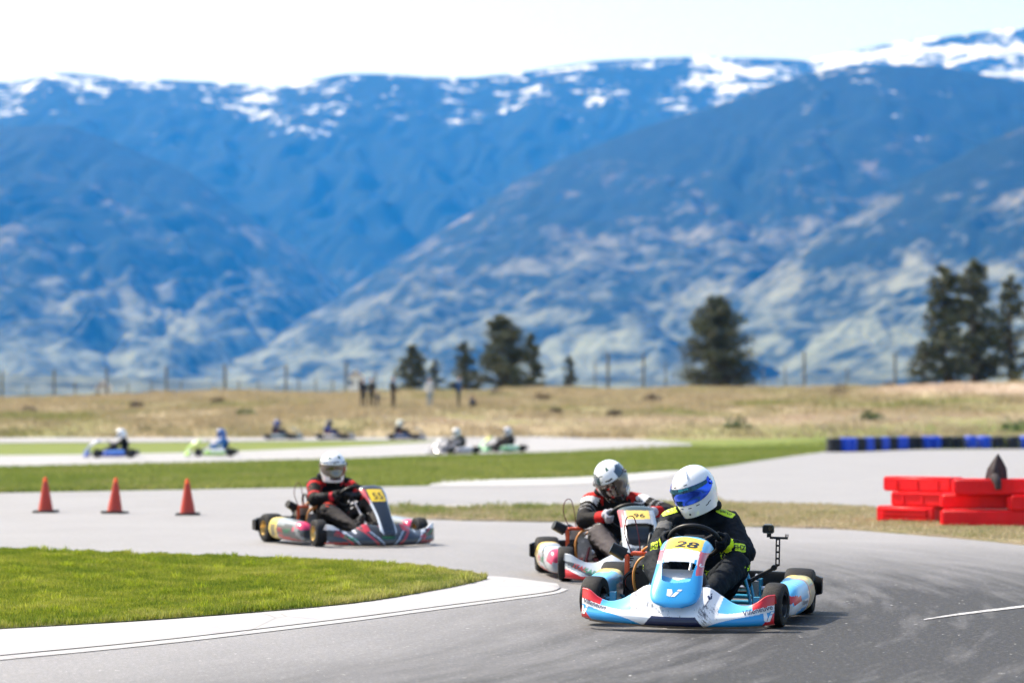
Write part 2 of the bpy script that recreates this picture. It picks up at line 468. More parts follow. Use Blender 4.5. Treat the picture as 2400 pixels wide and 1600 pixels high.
def strip(name, lower, upper, m, lift, n=80, rows=5, label=None, cat=None, edge_noise=0.0, kind='structure', skirt=0.0, lift_lo=None):
    """a ground sheet between two picture lines (px, py), laid on the terrain"""
    lo = [gp(*p) for p in lower]; up = [gp(*p) for p in upper]
    def res(line):
        d = [0.0]
        for a, b in zip(line, line[1:]): d.append(d[-1] + (b - a).length)
        return [Vector((np.interp(t, d, [p.x for p in line]), np.interp(t, d, [p.y for p in line]), 0)) for t in np.linspace(0, d[-1], n)]
    lo = res(smooth_line(lo, 8)); up = res(smooth_line(up, 8)); V = []; Fq = []
    for j in range(rows):
        t = j / (rows - 1)
        for i in range(n):
            p = lo[i].lerp(up[i], t)
            if edge_noise and j in (0, rows - 1):
                q = up[i] - lo[i]; q.normalize(); p += q * edge_noise * float(vnoise(p.x, p.y, 0.35, j)) * (1 if j else -1)
            V.append((p.x, p.y, float(ground_h(p.x, p.y)) + (lift if lift_lo is None else lift_lo + (lift - lift_lo) * min(1, t * 1.6))))
    for j in range(rows - 1):
        for i in range(n - 1): Fq.append((j * n + i, j * n + i + 1, (j + 1) * n + i + 1, (j + 1) * n + i))
    if skirt:
        rim = [i for i in range(n)] + [j * n + n - 1 for j in range(1, rows)] + [(rows - 1) * n + i for i in range(n - 2, -1, -1)] + [j * n for j in range(rows - 2, 0, -1)]
        o = len(V)
        for i in rim: V.append((V[i][0], V[i][1], V[i][2] - skirt))
        for k in range(len(rim)): Fq.append((rim[k], o + k, o + (k + 1) % len(rim), rim[(k + 1) % len(rim)]))
    me = bpy.data.meshes.new(name); me.from_pydata(V, [], Fq)
    b = bmesh.new(); b.from_mesh(me); bmesh.ops.recalc_face_normals(b, faces=b.faces)
    if sum(f.normal.z * f.calc_area() for f in b.faces) < 0: bmesh.ops.reverse_faces(b, faces=b.faces)
    b.to_mesh(me); b.free(); shade(me, 30)
    return tag(link_mesh(name, me, m), label, cat, kind=kind)

# the wide foreground track with its run-off: one flat sheet
edge_px = [(-900, 1172), (-400, 1163), (0, 1155), (400, 1148), (800, 1141), (1000, 1138), (1300, 1124), (1560, 1108), (1700, 1092), (1800, 1077), (1950, 1057), (2100, 1054), (2400, 1052), (2900, 1052)]
pts = smooth_line([gp(*p) for p in edge_px], 10)
outline = [(-70, 1), (70, 1), (70, float(pts[-1].y))] + [(p.x, p.y) for p in reversed(pts)] + [(-70, float(pts[0].y))]
b = bmesh.new(); f = b.faces.new([b.verts.new((px, py, 0.004)) for px, py in outline])
bmesh.ops.recalc_face_normals(b, faces=[f])
if f.normal.z < 0: bmesh.ops.reverse_faces(b, faces=[f])
bmesh.ops.triangulate(b, faces=b.faces)
me = bpy.data.meshes.new('track'); b.to_mesh(me); b.free()
tag(link_mesh('track', me, m_track), 'grey asphalt race track bending round the grass infield', 'track', kind='structure')

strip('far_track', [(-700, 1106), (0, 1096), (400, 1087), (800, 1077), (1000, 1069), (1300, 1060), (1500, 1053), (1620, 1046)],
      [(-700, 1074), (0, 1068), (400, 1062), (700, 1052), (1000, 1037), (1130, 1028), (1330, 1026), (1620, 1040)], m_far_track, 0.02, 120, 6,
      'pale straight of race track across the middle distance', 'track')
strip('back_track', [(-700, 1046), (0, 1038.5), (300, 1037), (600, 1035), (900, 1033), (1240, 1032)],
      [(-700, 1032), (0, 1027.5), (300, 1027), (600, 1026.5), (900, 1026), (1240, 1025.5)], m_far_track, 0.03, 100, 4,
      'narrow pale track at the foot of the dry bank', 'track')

# ---- white kerbs
def concrete(name, tint):
    m, nt, N, L, P = nodes_of(name); v1, pos = pos_node(N, L)
    n1 = noise_node(N, L, v1, 2.2, 6, 0.65); n2 = noise_node(N, L, v1, 60, 3, 0.6); n3 = noise_node(N, L, v1, 7, 7, 0.75, 1.0)
    c = mixc(N, L, remap(N, L, n1, .35, .7), tint, tuple(t * 0.86 for t in tint))
    c = mixc(N, L, remap(N, L, n3, .50, .72, 0, .6), c, (0.28, 0.26, 0.25))
    vst, _ = pos_node(N, L, (.35, 1.6, 1)); st = noise_node(N, L, vst, 2.6, 5, 0.7, .6)
    c = mixc(N, L, remap(N, L, st, .54, .70, 0, .55), c, (0.24, 0.22, 0.25))
    vo = N.new('ShaderNodeTexVoronoi'); vo.feature = 'DISTANCE_TO_EDGE'; vo.inputs['Scale'].default_value = 0.9; L.new(v1, vo.inputs['Vector'])
    c = mixc(N, L, remap(N, L, vo.outputs['Distance'], .010, .0, 0, .6), c, (0.16, 0.15, 0.14))
    L.new(c, P.inputs['Base Color']); P.inputs['Roughness'].default_value = 0.7; bump_to(N, L, P, n2, 0.3, 0.004); return m
m_kerb = concrete('white_kerb_paint', (0.36, 0.35, 0.355)); m_oldkerb = concrete('worn_kerb_paint', (0.40, 0.39, 0.39))
strip('kerb', [(-300, 1566), (0, 1539), (400, 1500), (800, 1453), (1000, 1427), (1200, 1401), (1290, 1388), (1312, 1380)],
      [(-300, 1500), (0, 1486), (400, 1462), (800, 1428), (1000, 1397), (1110, 1374), (1150, 1358), (1305, 1376)], m_kerb, 0.030, 120, 5,
      'broad white painted concrete kerb curving round the near grass', 'kerb', lift_lo=0.011, edge_noise=0.006)
strip('painted_line', [(-300, 1577), (0, 1549), (400, 1509), (800, 1461), (1000, 1434), (1200, 1407), (1300, 1393), (1331, 1383)],
      [(-300, 1567.2), (0, 1540.0), (400, 1500.9), (800, 1453.8), (1000, 1427.8), (1200, 1401.8), (1294, 1388.8), (1318, 1380)], m_kerb, 0.008, 100, 3,
      'thin white painted line along the track side of the kerb', 'road marking')
strip('kerb_far_side', [(1005, 1139), (1100, 1139.5), (1250, 1138), (1400, 1133), (1540, 1122), (1592, 1111)],
      [(1030, 1132), (1100, 1129), (1250, 1127), (1400, 1121), (1540, 1110), (1592, 1107)], m_oldkerb, 0.05, 60, 3,
      'white kerb on the far side of the middle track', 'kerb', lift_lo=0.012, edge_noise=0.10)
strip('kerb_near_side', [(915, 1197), (1000, 1196), (1150, 1195), (1300, 1194), (1450, 1191), (1565, 1187)],
      [(915, 1190), (1000, 1188.5), (1150, 1187), (1300, 1184), (1450, 1180), (1565, 1176)], m_oldkerb, 0.03, 60, 3,
      'broken white kerb line behind the strip of dry verge grass', 'kerb', lift_lo=0.012, edge_noise=0.16)
# faded white line at the right edge
m_line, nt, N, L, P = nodes_of('faded_line_paint'); v1, pos = pos_node(N, L)
nf = noise_node(N, L, v1, 30, 5, 0.75); x, y, z = sep(N, L, pos)
L.new(mixc(N, L, remap(N, L, nf, .40, .62), (0.17, 0.165, 0.17), (0.55, 0.54, 0.54)), P.inputs['Base Color']); P.inputs['Roughness'].default_value = 0.8
strip('painted_line_right', [(2165, 1455), (2250, 1443), (2400, 1425), (2800, 1378)], [(2165, 1452.5), (2250, 1439), (2400, 1420), (2800, 1373)], m_line, 0.008, 40, 2,
      'faded white line crossing the asphalt at the right edge', 'road marking')

# ---- infield lawn and the strip of verge between the two tracks
m_lawn, nt, N, L, P = nodes_of('lawn_soil'); v1, pos = pos_node(N, L)
a = noise_node(N, L, v1, 1.2, 5, 0.6); c = noise_node(N, L, v1, 30, 4, 0.7)
L.new(mixc(N, L, remap(N, L, c, .35, .7), mixc(N, L, a, (0.055, 0.085, 0.016), (0.095, 0.12, 0.028)), (0.10, 0.085, 0.045)), P.inputs['Base Color'])
P.inputs['Roughness'].default_value = 1; bump_to(N, L, P, c, 0.8, 0.03)
LAWN_LO = [(-300, 1499), (0, 1485.5), (400, 1461), (800, 1427), (1000, 1397), (1100, 1377), (1143, 1366)]
LAWN_UP = [(-300, 1291), (0, 1297), (300, 1308), (700, 1322), (950, 1337), (1080, 1352), (1143, 1366)]
strip('lawn', LAWN_LO, LAWN_UP, m_lawn, 0.034, 120, 14, 'grass infield inside the bend of the kerb', 'lawn', edge_noise=0.02, skirt=0.03)
m_verge, nt, N, L, P = nodes_of('verge_soil'); v1, pos = pos_node(N, L)
a = noise_node(N, L, v1, 0.8, 5, 0.6); c = noise_node(N, L, v1, 22, 4, 0.7); x, y, z = sep(N, L, pos)
g = mixc(N, L, remap(N, L, a, .4, .65), (0.26, 0.20, 0.13), (0.17, 0.16, 0.06))
L.new(mixc(N, L, remap(N, L, c, .5, .75, 0, .6), g, (0.13, 0.10, 0.065)), P.inputs['Base Color']); P.inputs['Roughness'].default_value = 1
bump_to(N, L, P, c, 0.8, 0.04)
VERGE_LO = [(905, 1203), (1000, 1217), (1300, 1224), (1700, 1233), (1950, 1240), (2200, 1258), (2400, 1278), (2800, 1325)]
VERGE_UP = [(905, 1197), (1000, 1193), (1300, 1190), (1500, 1186), (1700, 1180), (1900, 1184), (2060, 1192), (2400, 1205), (2800, 1222)]
strip('verge', VERGE_LO, VERGE_UP, m_verge, 0.020, 140, 6, 'strip of dry grass and soil between the two tracks', 'verge', edge_noise=0.10, skirt=0.02)
# ================================================================ MOUNTAINS AND HAZE
def mountain_mat(name, snow, grass_amt, rocks):
    m, nt, N, L, P = nodes_of(name); v1, pos = pos_node(N, L); x, y, z = sep(N, L, pos)
    vs, _ = pos_node(N, L, (1, 1, 2.6))
    big = noise_node(N, L, v1, 0.0011, 6, 0.6, 0.3); mid = noise_node(N, L, vs, 0.0042, 6, 0.62, 0.5); fine = noise_node(N, L, v1, 0.017, 5, 0.65)
    forest = mixc(N, L, remap(N, L, fine, .3, .7), (0.003, 0.009, 0.008), (0.008, 0.018, 0.013))
    gmask = math_node(N, L, 'ADD', math_node(N, L, 'MULTIPLY', mid, 0.62), math_node(N, L, 'MULTIPLY', fine, 0.38))
    big2 = noise_node(N, L, v1, 0.0019, 3, 0.5, 0.2)
    gthr = remap(N, L, math_node(N, L, 'ADD', z, math_node(N, L, 'MULTIPLY', math_node(N, L, 'SUBTRACT', big2, .5), -1500.0)), 210, 1220, 0.455 - 0.015 * grass_amt, 0.74 - 0.06 * grass_amt)
    tiny = noise_node(N, L, v1, 0.045, 3, 0.6)
    gmask = math_node(N, L, 'ADD', gmask, math_node(N, L, 'MULTIPLY', math_node(N, L, 'SUBTRACT', tiny, .5), .14))
    gm = remap(N, L, math_node(N, L, 'SUBTRACT', gmask, gthr), -0.03, 0.14, 0, .80)
    grass = mixc(N, L, remap(N, L, z, 250, 950), (0.200, 0.210, 0.145), (0.185, 0.150, 0.130))
    c = mixc(N, L, gm, forest, grass)
    if snow:
        sn = math_node(N, L, 'ADD', math_node(N, L, 'MULTIPLY', mid, 0.55), math_node(N, L, 'MULTIPLY', big, 0.45))
        sn = math_node(N, L, 'ADD', sn, math_node(N, L, 'MULTIPLY', math_node(N, L, 'SUBTRACT', fine, .5), 0.30))
        sn = math_node(N, L, 'ADD', sn, math_node(N, L, 'MULTIPLY', math_node(N, L, 'SUBTRACT', tiny, .5), 0.16))
        sthr = remap(N, L, z, snow[0], snow[1], 0.72, 0.495)
        sm = remap(N, L, math_node(N, L, 'SUBTRACT', sn, sthr), -0.008, 0.050, 0, .95)
        c = mixc(N, L, sm, c, (0.66, 0.67, 0.70))
    L.new(c, P.inputs['Base Color']); P.inputs['Roughness'].default_value = 0.95; P.inputs['Specular IOR Level'].default_value = 0.1
    bump_to(N, L, P, fine, 0.35, 18.0); return m

def ridge(name, crest, D, W, m, label, amp=90, nt_=80, base=-45, seed=0.0, power=1.15):
    xs = np.array([c[0] for c in crest], float); yy = np.array([c[1] for c in crest], float)
    n = 420; px = np.linspace(xs[0], xs[-1], n); py = np.interp(px, xs, yy)
    k = np.array([1, 2, 3, 2, 1.]); k /= k.sum(); py = np.convolve(np.pad(py, 2, 'edge'), k, 'valid')
    X = (px - 1200) / FPX * D; H = CAM_H + (HORIZON - py) / FPX * D + 0.006 * amp * vnoise(X, X * 0, 60, seed)
    ts = np.concatenate([np.linspace(0, 1, nt_), [1.06, 1.16, 1.4, 1.8]])
    T, XX = np.meshgrid(ts, X, indexing='ij'); HH = np.repeat(H[None], len(ts), 0)
    Y = D - W * (1 - T)
    prof = np.where(T <= 1, np.clip(T, 0, 1) ** power, 1 - 0.55 * (T - 1) ** 1.0)
    Z = base + (HH - base) * prof
    damp = np.clip(T, 0, 1) * np.clip(1 - T, 0, 1) * 4
    gul = np.abs(vnoise(XX + 0.25 * Y, Y * 0.28, 420, seed)) + 0.5 * np.abs(vnoise(XX - 0.3 * Y, Y * 0.3, 190, seed + 3)) + 0.25 * vnoise(XX, Y, 90, seed + 5)
    Z = Z + 0.55 * amp * (gul - 0.5) * damp * np.clip((HH - base) / 700, 0.1, 1.4)
    sh = 130 * vnoise(XX, Y, 800, seed + 7) * damp; XX = XX + sh
    idx = np.arange(Z.size).reshape(Z.shape)
    F = np.stack([idx[:-1, :-1].ravel(), idx[:-1, 1:].ravel(), idx[1:, 1:].ravel(), idx[1:, :-1].ravel()], 1)
    me = np_mesh(name, np.stack([XX.ravel(), Y.ravel(), Z.ravel()], 1), F); shade(me, 180)
    tag(link_mesh(name, me, m), label, 'mountain', kind='structure')

m_far = mountain_mat('far_mountain', (1180, 2180), 0.2, True)
m_mid = mountain_mat('mid_mountain', (1050, 1680), 1.6, True)
m_near = mountain_mat('near_mountain', None, 1.0, True)
m_foot = mountain_mat('foothill', None, 0.2, False)
ridge('mountain', [(-900, 210), (-400, 195), (0, 190), (60, 185), (130, 164), (250, 177), (400, 185), (500, 190), (600, 197), (650, 203), (720, 188), (800, 170), (900, 170), (1000, 178), (1100, 180), (1200, 170), (1300, 155), (1400, 140), (1500, 135), (1600, 131), (1680, 130), (1800, 134), (1900, 138), (2000, 118), (2100, 96), (2200, 85), (2300, 72), (2400, 62), (2800, 30), (3300, 60)],
      15000, 5200, m_far, 'long snow streaked mountain ridge along the skyline', 170, 100, seed=1.0)
ridge('mountain_left', [(-900, 330), (-300, 300), (0, 296), (150, 290), (275, 335), (460, 413), (574, 500), (717, 600), (800, 690), (870, 760), (950, 830), (1050, 900)],
      11500, 4200, m_mid, 'forested mountain shoulder sloping down from the left edge', 150, 90, seed=2.0)
ridge('mountain_middle', [(480, 880), (560, 835), (640, 785), (800, 690), (900, 625), (1000, 560), (1100, 500), (1200, 430), (1300, 378), (1400, 338), (1500, 300), (1600, 268), (1700, 240), (1800, 200), (1900, 168), (2000, 150), (2200, 150), (2500, 210), (3000, 300)],
      10300, 4000, m_mid, 'broad mountain spur with pale grassy slopes in the middle', 110, 90, seed=3.3)
ridge('mountain_right', [(1640, 770), (1700, 715), (1760, 668), (1850, 600), (1950, 532), (2050, 470), (2150, 415), (2250, 365), (2350, 315), (2450, 270), (2700, 200), (3200, 160)],
      7600, 2600, m_near, 'nearer rocky mountain slope rising to the right edge', 120, 80, seed=4.1)
ridge('foothill', [(-900, 880), (-300, 878), (0, 876), (300, 884), (520, 892), (700, 902), (900, 900), (1100, 896), (1300, 890), (1500, 886), (1700, 888), (1900, 884), (2150, 874), (2400, 868), (3000, 860)],
      5200, 1500, m_foot, 'low pale green foothills along the bottom of the mountains', 40, 40, seed=5.5)

hz = G().box((0, 9000, 1110), (26000, 26000, 2440))
m_haze = bpy.data.materials.new('haze_air'); m_haze.use_nodes = True; nt = m_haze.node_tree; nt.nodes.clear()
out = nt.nodes.new('ShaderNodeOutputMaterial'); pv = nt.nodes.new('ShaderNodeVolumePrincipled')
pv.inputs['Color'].default_value = (0.022, 0.285, 0.98, 1); pv.inputs['Absorption Color'].default_value = (1, 1, 1, 1)
pv.inputs['Density'].default_value = 0.47e-4; pv.inputs['Anisotropy'].default_value = 0.0
nt.links.new(pv.outputs[0], out.inputs['Volume'])
haze = hz.build('haze', m_haze); tag(haze, 'blue haze in the air over the valley', 'haze', kind='stuff')
# ================================================================ GRASS
def blade_mat(name, translucent=0.35):
    m, nt, N, L, P = nodes_of(name)
    a = N.new('ShaderNodeAttribute'); a.attribute_name = 'paint'
    L.new(a.outputs['Color'], P.inputs['Base Color']); P.inputs['Roughness'].default_value = 0.55; P.inputs['Specular IOR Level'].default_value = 0.25
    tr = N.new('ShaderNodeBsdfTranslucent'); L.new(a.outputs['Color'], tr.inputs[0]); mx = N.new('ShaderNodeMixShader'); mx.inputs[0].default_value = translucent
    L.new(P.outputs[0], mx.inputs[1]); L.new(tr.outputs[0], mx.inputs[2]); L.new(mx.outputs[0], N['Material Output'].inputs[0]); return m
m_blade = blade_mat('grass_blade', .45); m_dry = blade_mat('dry_blade', .3)

def in_poly(x, y, poly):
    inside = np.zeros(len(x), bool); n = len(poly); j = n - 1
    for i in range(n):
        xi, yi = poly[i]; xj, yj = poly[j]
        c = ((yi > y) != (yj > y)) & (x < (xj - xi) * (y - yi) / (yj - yi + 1e-12) + xi); inside ^= c; j = i
    return inside

def blades(name, x, y, z, h, w, colr, m, label, bend=.5):
    """one thin tapering blade (two triangles) per point"""
    n = len(x); th = RNG.uniform(0, 2 * np.pi, n); bd = RNG.uniform(0, 2 * np.pi, n); k = RNG.uniform(.1, 1, n) * bend * h
    dx, dy = np.cos(th) * w / 2, np.sin(th) * w / 2; bx, by = np.cos(bd) * k, np.sin(bd) * k
    V = np.zeros((n, 4, 3))
    V[:, 0] = np.stack([x - dx, y - dy, z], 1); V[:, 1] = np.stack([x + dx, y + dy, z], 1)
    V[:, 2] = np.stack([x + dx * .7 + bx * .35, y + dy * .7 + by * .35, z + h * .6], 1); V[:, 3] = np.stack([x + bx, y + by, z + h], 1)
    b = np.arange(n) * 4; F = np.concatenate([np.stack([b, b + 1, b + 2], 1), np.stack([b, b + 2, b + 3], 1)])
    me = np_mesh(name, V.reshape(-1, 3), F)
    at = me.color_attributes.new('paint', 'FLOAT_COLOR', 'POINT'); rgba = np.ones((n, 4, 4), np.float32); rgba[:, :, :3] = colr[:, None, :]
    at.data.foreach_set('color', rgba.ravel())
    o = link_mesh(name, me, m); return tag(o, label, 'grass', kind='stuff')

def lerpc(a, b, t): return np.array(a)[None] * (1 - t[:, None]) + np.array(b)[None] * t[:, None]
lawn_poly = [(p.x, p.y) for p in smooth_line([gp(*q) for q in LAWN_LO], 8)] + [(p.x, p.y) for p in reversed(smooth_line([gp(*q) for q in LAWN_UP], 8))]
lp = np.array(lawn_poly); n = 620000
x = RNG.uniform(max(lp[:, 0].min(), -5.6), lp[:, 0].max(), n); y = RNG.uniform(lp[:, 1].min(), lp[:, 1].max(), n)
k = in_poly(x, y, lawn_poly); x, y = x[k], y[k]
patch = vnoise(x, y, .9, 3) * .5 + vnoise(x, y, .28, 4) * .5
clump = np.clip(vnoise(x, y, .16, 8), 0, 1)
# distance to the kerb edge: longer, drier blades there and at the pointed end
lo_pts = np.array([(p.x, p.y) for p in smooth_line([gp(*q) for q in LAWN_LO], 6)])
dist = np.min(np.stack([np.hypot(x - a, y - b_) for a, b_ in lo_pts[::2]]), 0)
dryness = np.clip(.28 + .34 * patch + .55 * np.exp(-dist / .25) * .4 + .45 * np.clip((x + 1.4) / 1.3, 0, 1) + RNG.normal(0, .13, len(x)), 0, 1)
tuft = np.clip(vnoise(x, y, .23, 31) * 1.8 - .85, 0, 1)
h = .018 + .013 * RNG.random(len(x)) + .020 * clump + .022 * np.exp(-dist / .18) * RNG.random(len(x)) + .016 * np.clip(patch, 0, 1) + .050 * tuft * RNG.random(len(x))
bare = (vnoise(x, y, .55, 37) + .5 * vnoise(x, y, .15, 38) > .62) & (RNG.random(len(x)) < .75); h = np.where(bare, h * .45, h)
col = lerpc((.105, .170, .016), (.360, .380, .035), np.clip(.45 + .5 * patch + RNG.normal(0, .25, len(x)), 0, 1))
d2 = np.clip(dryness * 1.25 - .45, 0, 1); col = col * (1 - d2[:, None]) + np.array((.52, .45, .20))[None] * d2[:, None]
col = col * (1 - .0 * tuft[:, None]) + tuft[:, None] * np.array((.10, .12, .0))[None]; col[bare] = col[bare] * .5 + np.array((.20, .16, .09)) * .5
w_ = RNG.uniform(.0035, .0065, len(x))
blades('grass', x, y, np.full(len(x), .034), h, w_, col, m_blade, 'thick green blades of the infield grass beside the white kerb')

# verge between the tracks: sparse dry tufts, greener in places
verge_poly = [(p.x, p.y) for p in smooth_line([gp(*q) for q in VERGE_LO], 6)] + [(p.x, p.y) for p in reversed(smooth_line([gp(*q) for q in VERGE_UP], 6))]
vp = np.array(verge_poly); n = 230000
x = RNG.uniform(vp[:, 0].min(), min(vp[:, 0].max(), 8), n); y = RNG.uniform(vp[:, 1].min(), vp[:, 1].max(), n); k = in_poly(x, y, verge_poly); x, y = x[k], y[k]
patch = vnoise(x, y, .8, 6) * .6 + vnoise(x, y, .25, 9) * .4; k = patch + RNG.normal(0, .45, len(x)) > -.15; x, y, patch = x[k], y[k], patch[k]
left = np.clip((3.4 - x) / 3.5, 0, 1)
h = .03 + .05 * RNG.random(len(x)) * (0.6 + np.clip(patch, 0, 1) * 1.5) + .05 * left * np.clip(patch, 0, 1)
h = np.where(x > 3.0, h * .55, h)
g_ = np.clip(.15 + .5 * left * (patch + .5) + .35 * patch + RNG.normal(0, .2, len(x)), 0, 1)
col = lerpc((.46, .37, .24), (.20, .26, .05), g_)
blades('verge_grass', x, y, np.full(len(x), .020), h, RNG.uniform(.006, .014, len(x)), col, m_dry, 'dry tufts of grass on the verge between the tracks', .9)

# mown grass between the middle and the far track, coarse because it lies far off
poly = [(p.x, p.y) for p in [gp(*q) for q in edge_px]] + [(p.x, p.y) for p in [gp(*q) for q in [(2900, 1030), (2000, 1030), (1620, 1046), (1300, 1060), (1000, 1069), (800, 1077), (400, 1087), (0, 1096), (-500, 1103)]]]
pp = np.array(poly); n = 330000
y = 40 + (pp[:, 1].max() - 40) * RNG.random(n) ** 1.5; x = RNG.uniform(-.26, .26, n) * y; k = in_poly(x, y, poly); x, y = x[k], y[k]
patch = vnoise(x, y, 3.2, 12) * .5 + vnoise(x, y, .9, 13) * .5
h = (.05 + .05 * RNG.random(len(x)))
col = lerpc((.130, .185, .030), (.250, .270, .070), np.clip(.5 + .55 * patch + .35 * vnoise(x, y * .4, 6, 33) + RNG.normal(0, .22, len(x)), 0, 1))
dry2 = np.clip(vnoise(x, y, 2.1, 34) * 1.3 - .55, 0, .7); col = col * (1 - dry2[:, None]) + np.array((.36, .31, .14))[None] * dry2[:, None]
blades('meadow_grass', x, y, ground_h(x, y), h, RNG.uniform(.02, .04, len(x)), col, m_blade, 'mown green grass between the middle and the far track', .7)

# dry bank: tall dead grass and low scrub in clumps
n = 260000; y = RNG.uniform(117, 214, n); x = RNG.uniform(-.25, .25, n) * y
patch = vnoise(x, y * .6, 5, 15) * .5 + vnoise(x, y * .6, 1.8, 16) * .5; k = patch + RNG.normal(0, .4, n) > -.1; x, y, patch = x[k], y[k], patch[k]
h = .12 + .22 * RNG.random(len(x)) * (.6 + np.clip(patch, 0, 1) * 1.4)
gr = np.clip(vnoise(x, y, 11, 18) * 1.5 - .20 + RNG.normal(0, .15, len(x)), 0, 1)
col = lerpc((.40, .32, .195), (.23, .24, .075), gr); dk = np.clip(vnoise(x, y, 2.6, 21) * 1.6 - .8, 0, 1); col = col * (1 - .55 * dk[:, None])
band = np.exp(-((y - 127 - 2 * vnoise(x, y, 7, 24)) / 4.5) ** 2) * sstep(-12, -2, x) * .8 + np.clip(1.3 - ((x - 31) / 8) ** 2 - ((y - 163) / 14) ** 2, 0, 1) * .8; band = np.clip(band, 0, .85)
col = col * (1 - band[:, None]) + np.array((.56, .43, .335))[None] * band[:, None]; h = h * (1 - .5 * band)
blades('bank_grass', x, y, ground_h(x, y) - .02, h, RNG.uniform(.05, .12, len(x)), col, m_dry, 'tall dry tan grass covering the bank behind the tracks', .9)

SHRUB_AT = ['near the left edge of the picture', 'above the lime green kart', 'left of the dark grey kart', 'right of the crouching person', 'below the thin centre pine', 'left of the solitary pine', 'left of the right pines', 'at the foot of the right pines',
            'left of the tyre wall end', 'behind the middle of the tyre wall', 'behind the right end of the tyre wall', 'between two left fence posts', 'above the hairpin of the far track', 'right of the hairpin of the far track']
m_scrub = mat('scrub_leaves', (0.075, 0.085, 0.035), 0.9, vary=.5, scale=3)
for i, (px, py, s, shade_) in enumerate([(68, 968, .50, 0), (510, 946, .55, 0), (578, 975, .62, 1), (1165, 928, .9, 0), (1270, 938, .6, 0), (1530, 940, .7, 0), (1970, 925, .9, 0), (2085, 905, .8, 0), (1725, 1003, .8, 1), (2040, 985, .7, 1), (2375, 1010, .8, 1), (320, 955, .5, 0), (1300, 970, .4, 0), (1440, 975, .45, 0)]):
    p = gp(px, py); g = G()
    for _ in range(110):
        d = Vector((random.gauss(0, 1), random.gauss(0, 1), abs(random.gauss(0, .7)))); d = d.normalized() * random.random() ** .5 * s; d.z *= .75
        a, b_ = Vector((random.gauss(0, 1), random.gauss(0, 1), random.gauss(0, 1))).normalized() * .10, Vector((random.gauss(0, 1), random.gauss(0, 1), random.gauss(0, 1))).normalized() * .10
        c_ = p + d + Vector((0, 0, .05)); g.add([c_ + a, c_ + b_, c_ - a, c_ - b_], [(0, 1, 2, 3)])
    mm = mat('green_bush_leaves', (0.07, 0.11, 0.03), .9, vary=.5, scale=3) if shade_ else mat('brown_bush_twigs', (0.12, 0.085, 0.06), .9, vary=.5, scale=3)
    o = g.build('shrub', mm, None, 0, fix=False)
    tag(o, ['low brown shrub', 'low green shrub'][shade_] + ' on the dry bank ' + SHRUB_AT[i], 'shrub', 'shrubs on the bank')

# ================================================================ PINES
m_bark = mat('pine_bark', (0.10, 0.065, 0.045), 0.9, vary=.4, scale=6, bump=.5, bscale=10)
m_needle = mat('pine_needles', attr=True, rough=0.8, vary=.3, scale=2)
def pine(px, top, width, depth, seed, label, full=1.0, bare=.08):
    rnd = random.Random(seed); gx = (px - 1200) / FPX * depth; gz = float(ground_h(gx, depth))
    tz = CAM_H + (HORIZON - top) / FPX * depth; H = tz - gz; Rm = width / 2 / FPX * depth
    root = empty('pine_tree', (gx, depth, gz)); tag(root, label, 'tree', 'pine trees behind the bank')
    g = G(); bendx = [rnd.gauss(0, .05) for _ in range(6)]
    tp = [(bendx[i] * H * .12, 0, H * i / 5 * .97 - (.3 if i == 0 else 0)) for i in range(6)]
    g.tube(tp, [.022 * H * (1 - .17 * i) for i in range(6)], 9)
    g.build('trunk', m_bark, root, 60)
    tr = lambda z: float(np.interp(z, [p[2] for p in tp], [p[0] for p in tp]))
    V = []; cols = []; nl = int(80 * full)
    for i in range(nl):
        t = bare + (1 - bare) * (i + rnd.random()) / nl; z = H * t
        prof = np.interp(t, [0, .1, .25, .5, .75, .9, 1], [.9, 1.0, 1, .84, .62, .42, .10]) * rnd.uniform(.62, 1.12)
        az = rnd.uniform(0, 6.283); ln = Rm * prof; lift = rnd.uniform(-.10, .35) * ln
        a = Vector((tr(z), 0, z)); e = a + Vector((math.cos(az) * ln, math.sin(az) * ln, lift))
        G_limbs.tube([a, a.lerp(e, .5) + Vector((0, 0, -.04 * ln)), e], [.010 * H * (1 - t) + .02, .006 * H * (1 - t) + .012, .008], 5)
        tone = rnd.uniform(.6, 1.25)
        for _ in range(int(110 * full * (.5 + prof))):
            s = rnd.random() ** .6; c = a.lerp(e, s) + Vector((rnd.gauss(0, .10), rnd.gauss(0, .10), rnd.gauss(.03, .085))) * Rm * (.45 + .6 * prof)
            d = Vector((rnd.gauss(0, 1), rnd.gauss(0, 1), rnd.gauss(.3, .8))).normalized() * rnd.uniform(.11, .20) * (H / 9) ** .6; sd = Vector((rnd.gauss(0, 1), rnd.gauss(0, 1), rnd.gauss(0, .6))).cross(d).normalized() * rnd.uniform(.05, .10) * (H / 9) ** .6
            V += [c - d, c + sd, c + d, c - sd]; tt = tone * rnd.uniform(.75, 1.3); cols.append((.052 * tt, .064 * tt, .026 * tt) if rnd.random() > .15 else (.090 * tt, .082 * tt, .040 * tt))
    V = np.array([tuple(v) for v in V]); F = np.arange(len(V)).reshape(-1, 4); me = np_mesh('crown', V, F); cc = np.array(cols)
    paint(me, lambda P_, N_: cc[:len(P_)]); link_mesh('crown', me, m_needle, root)
    return root
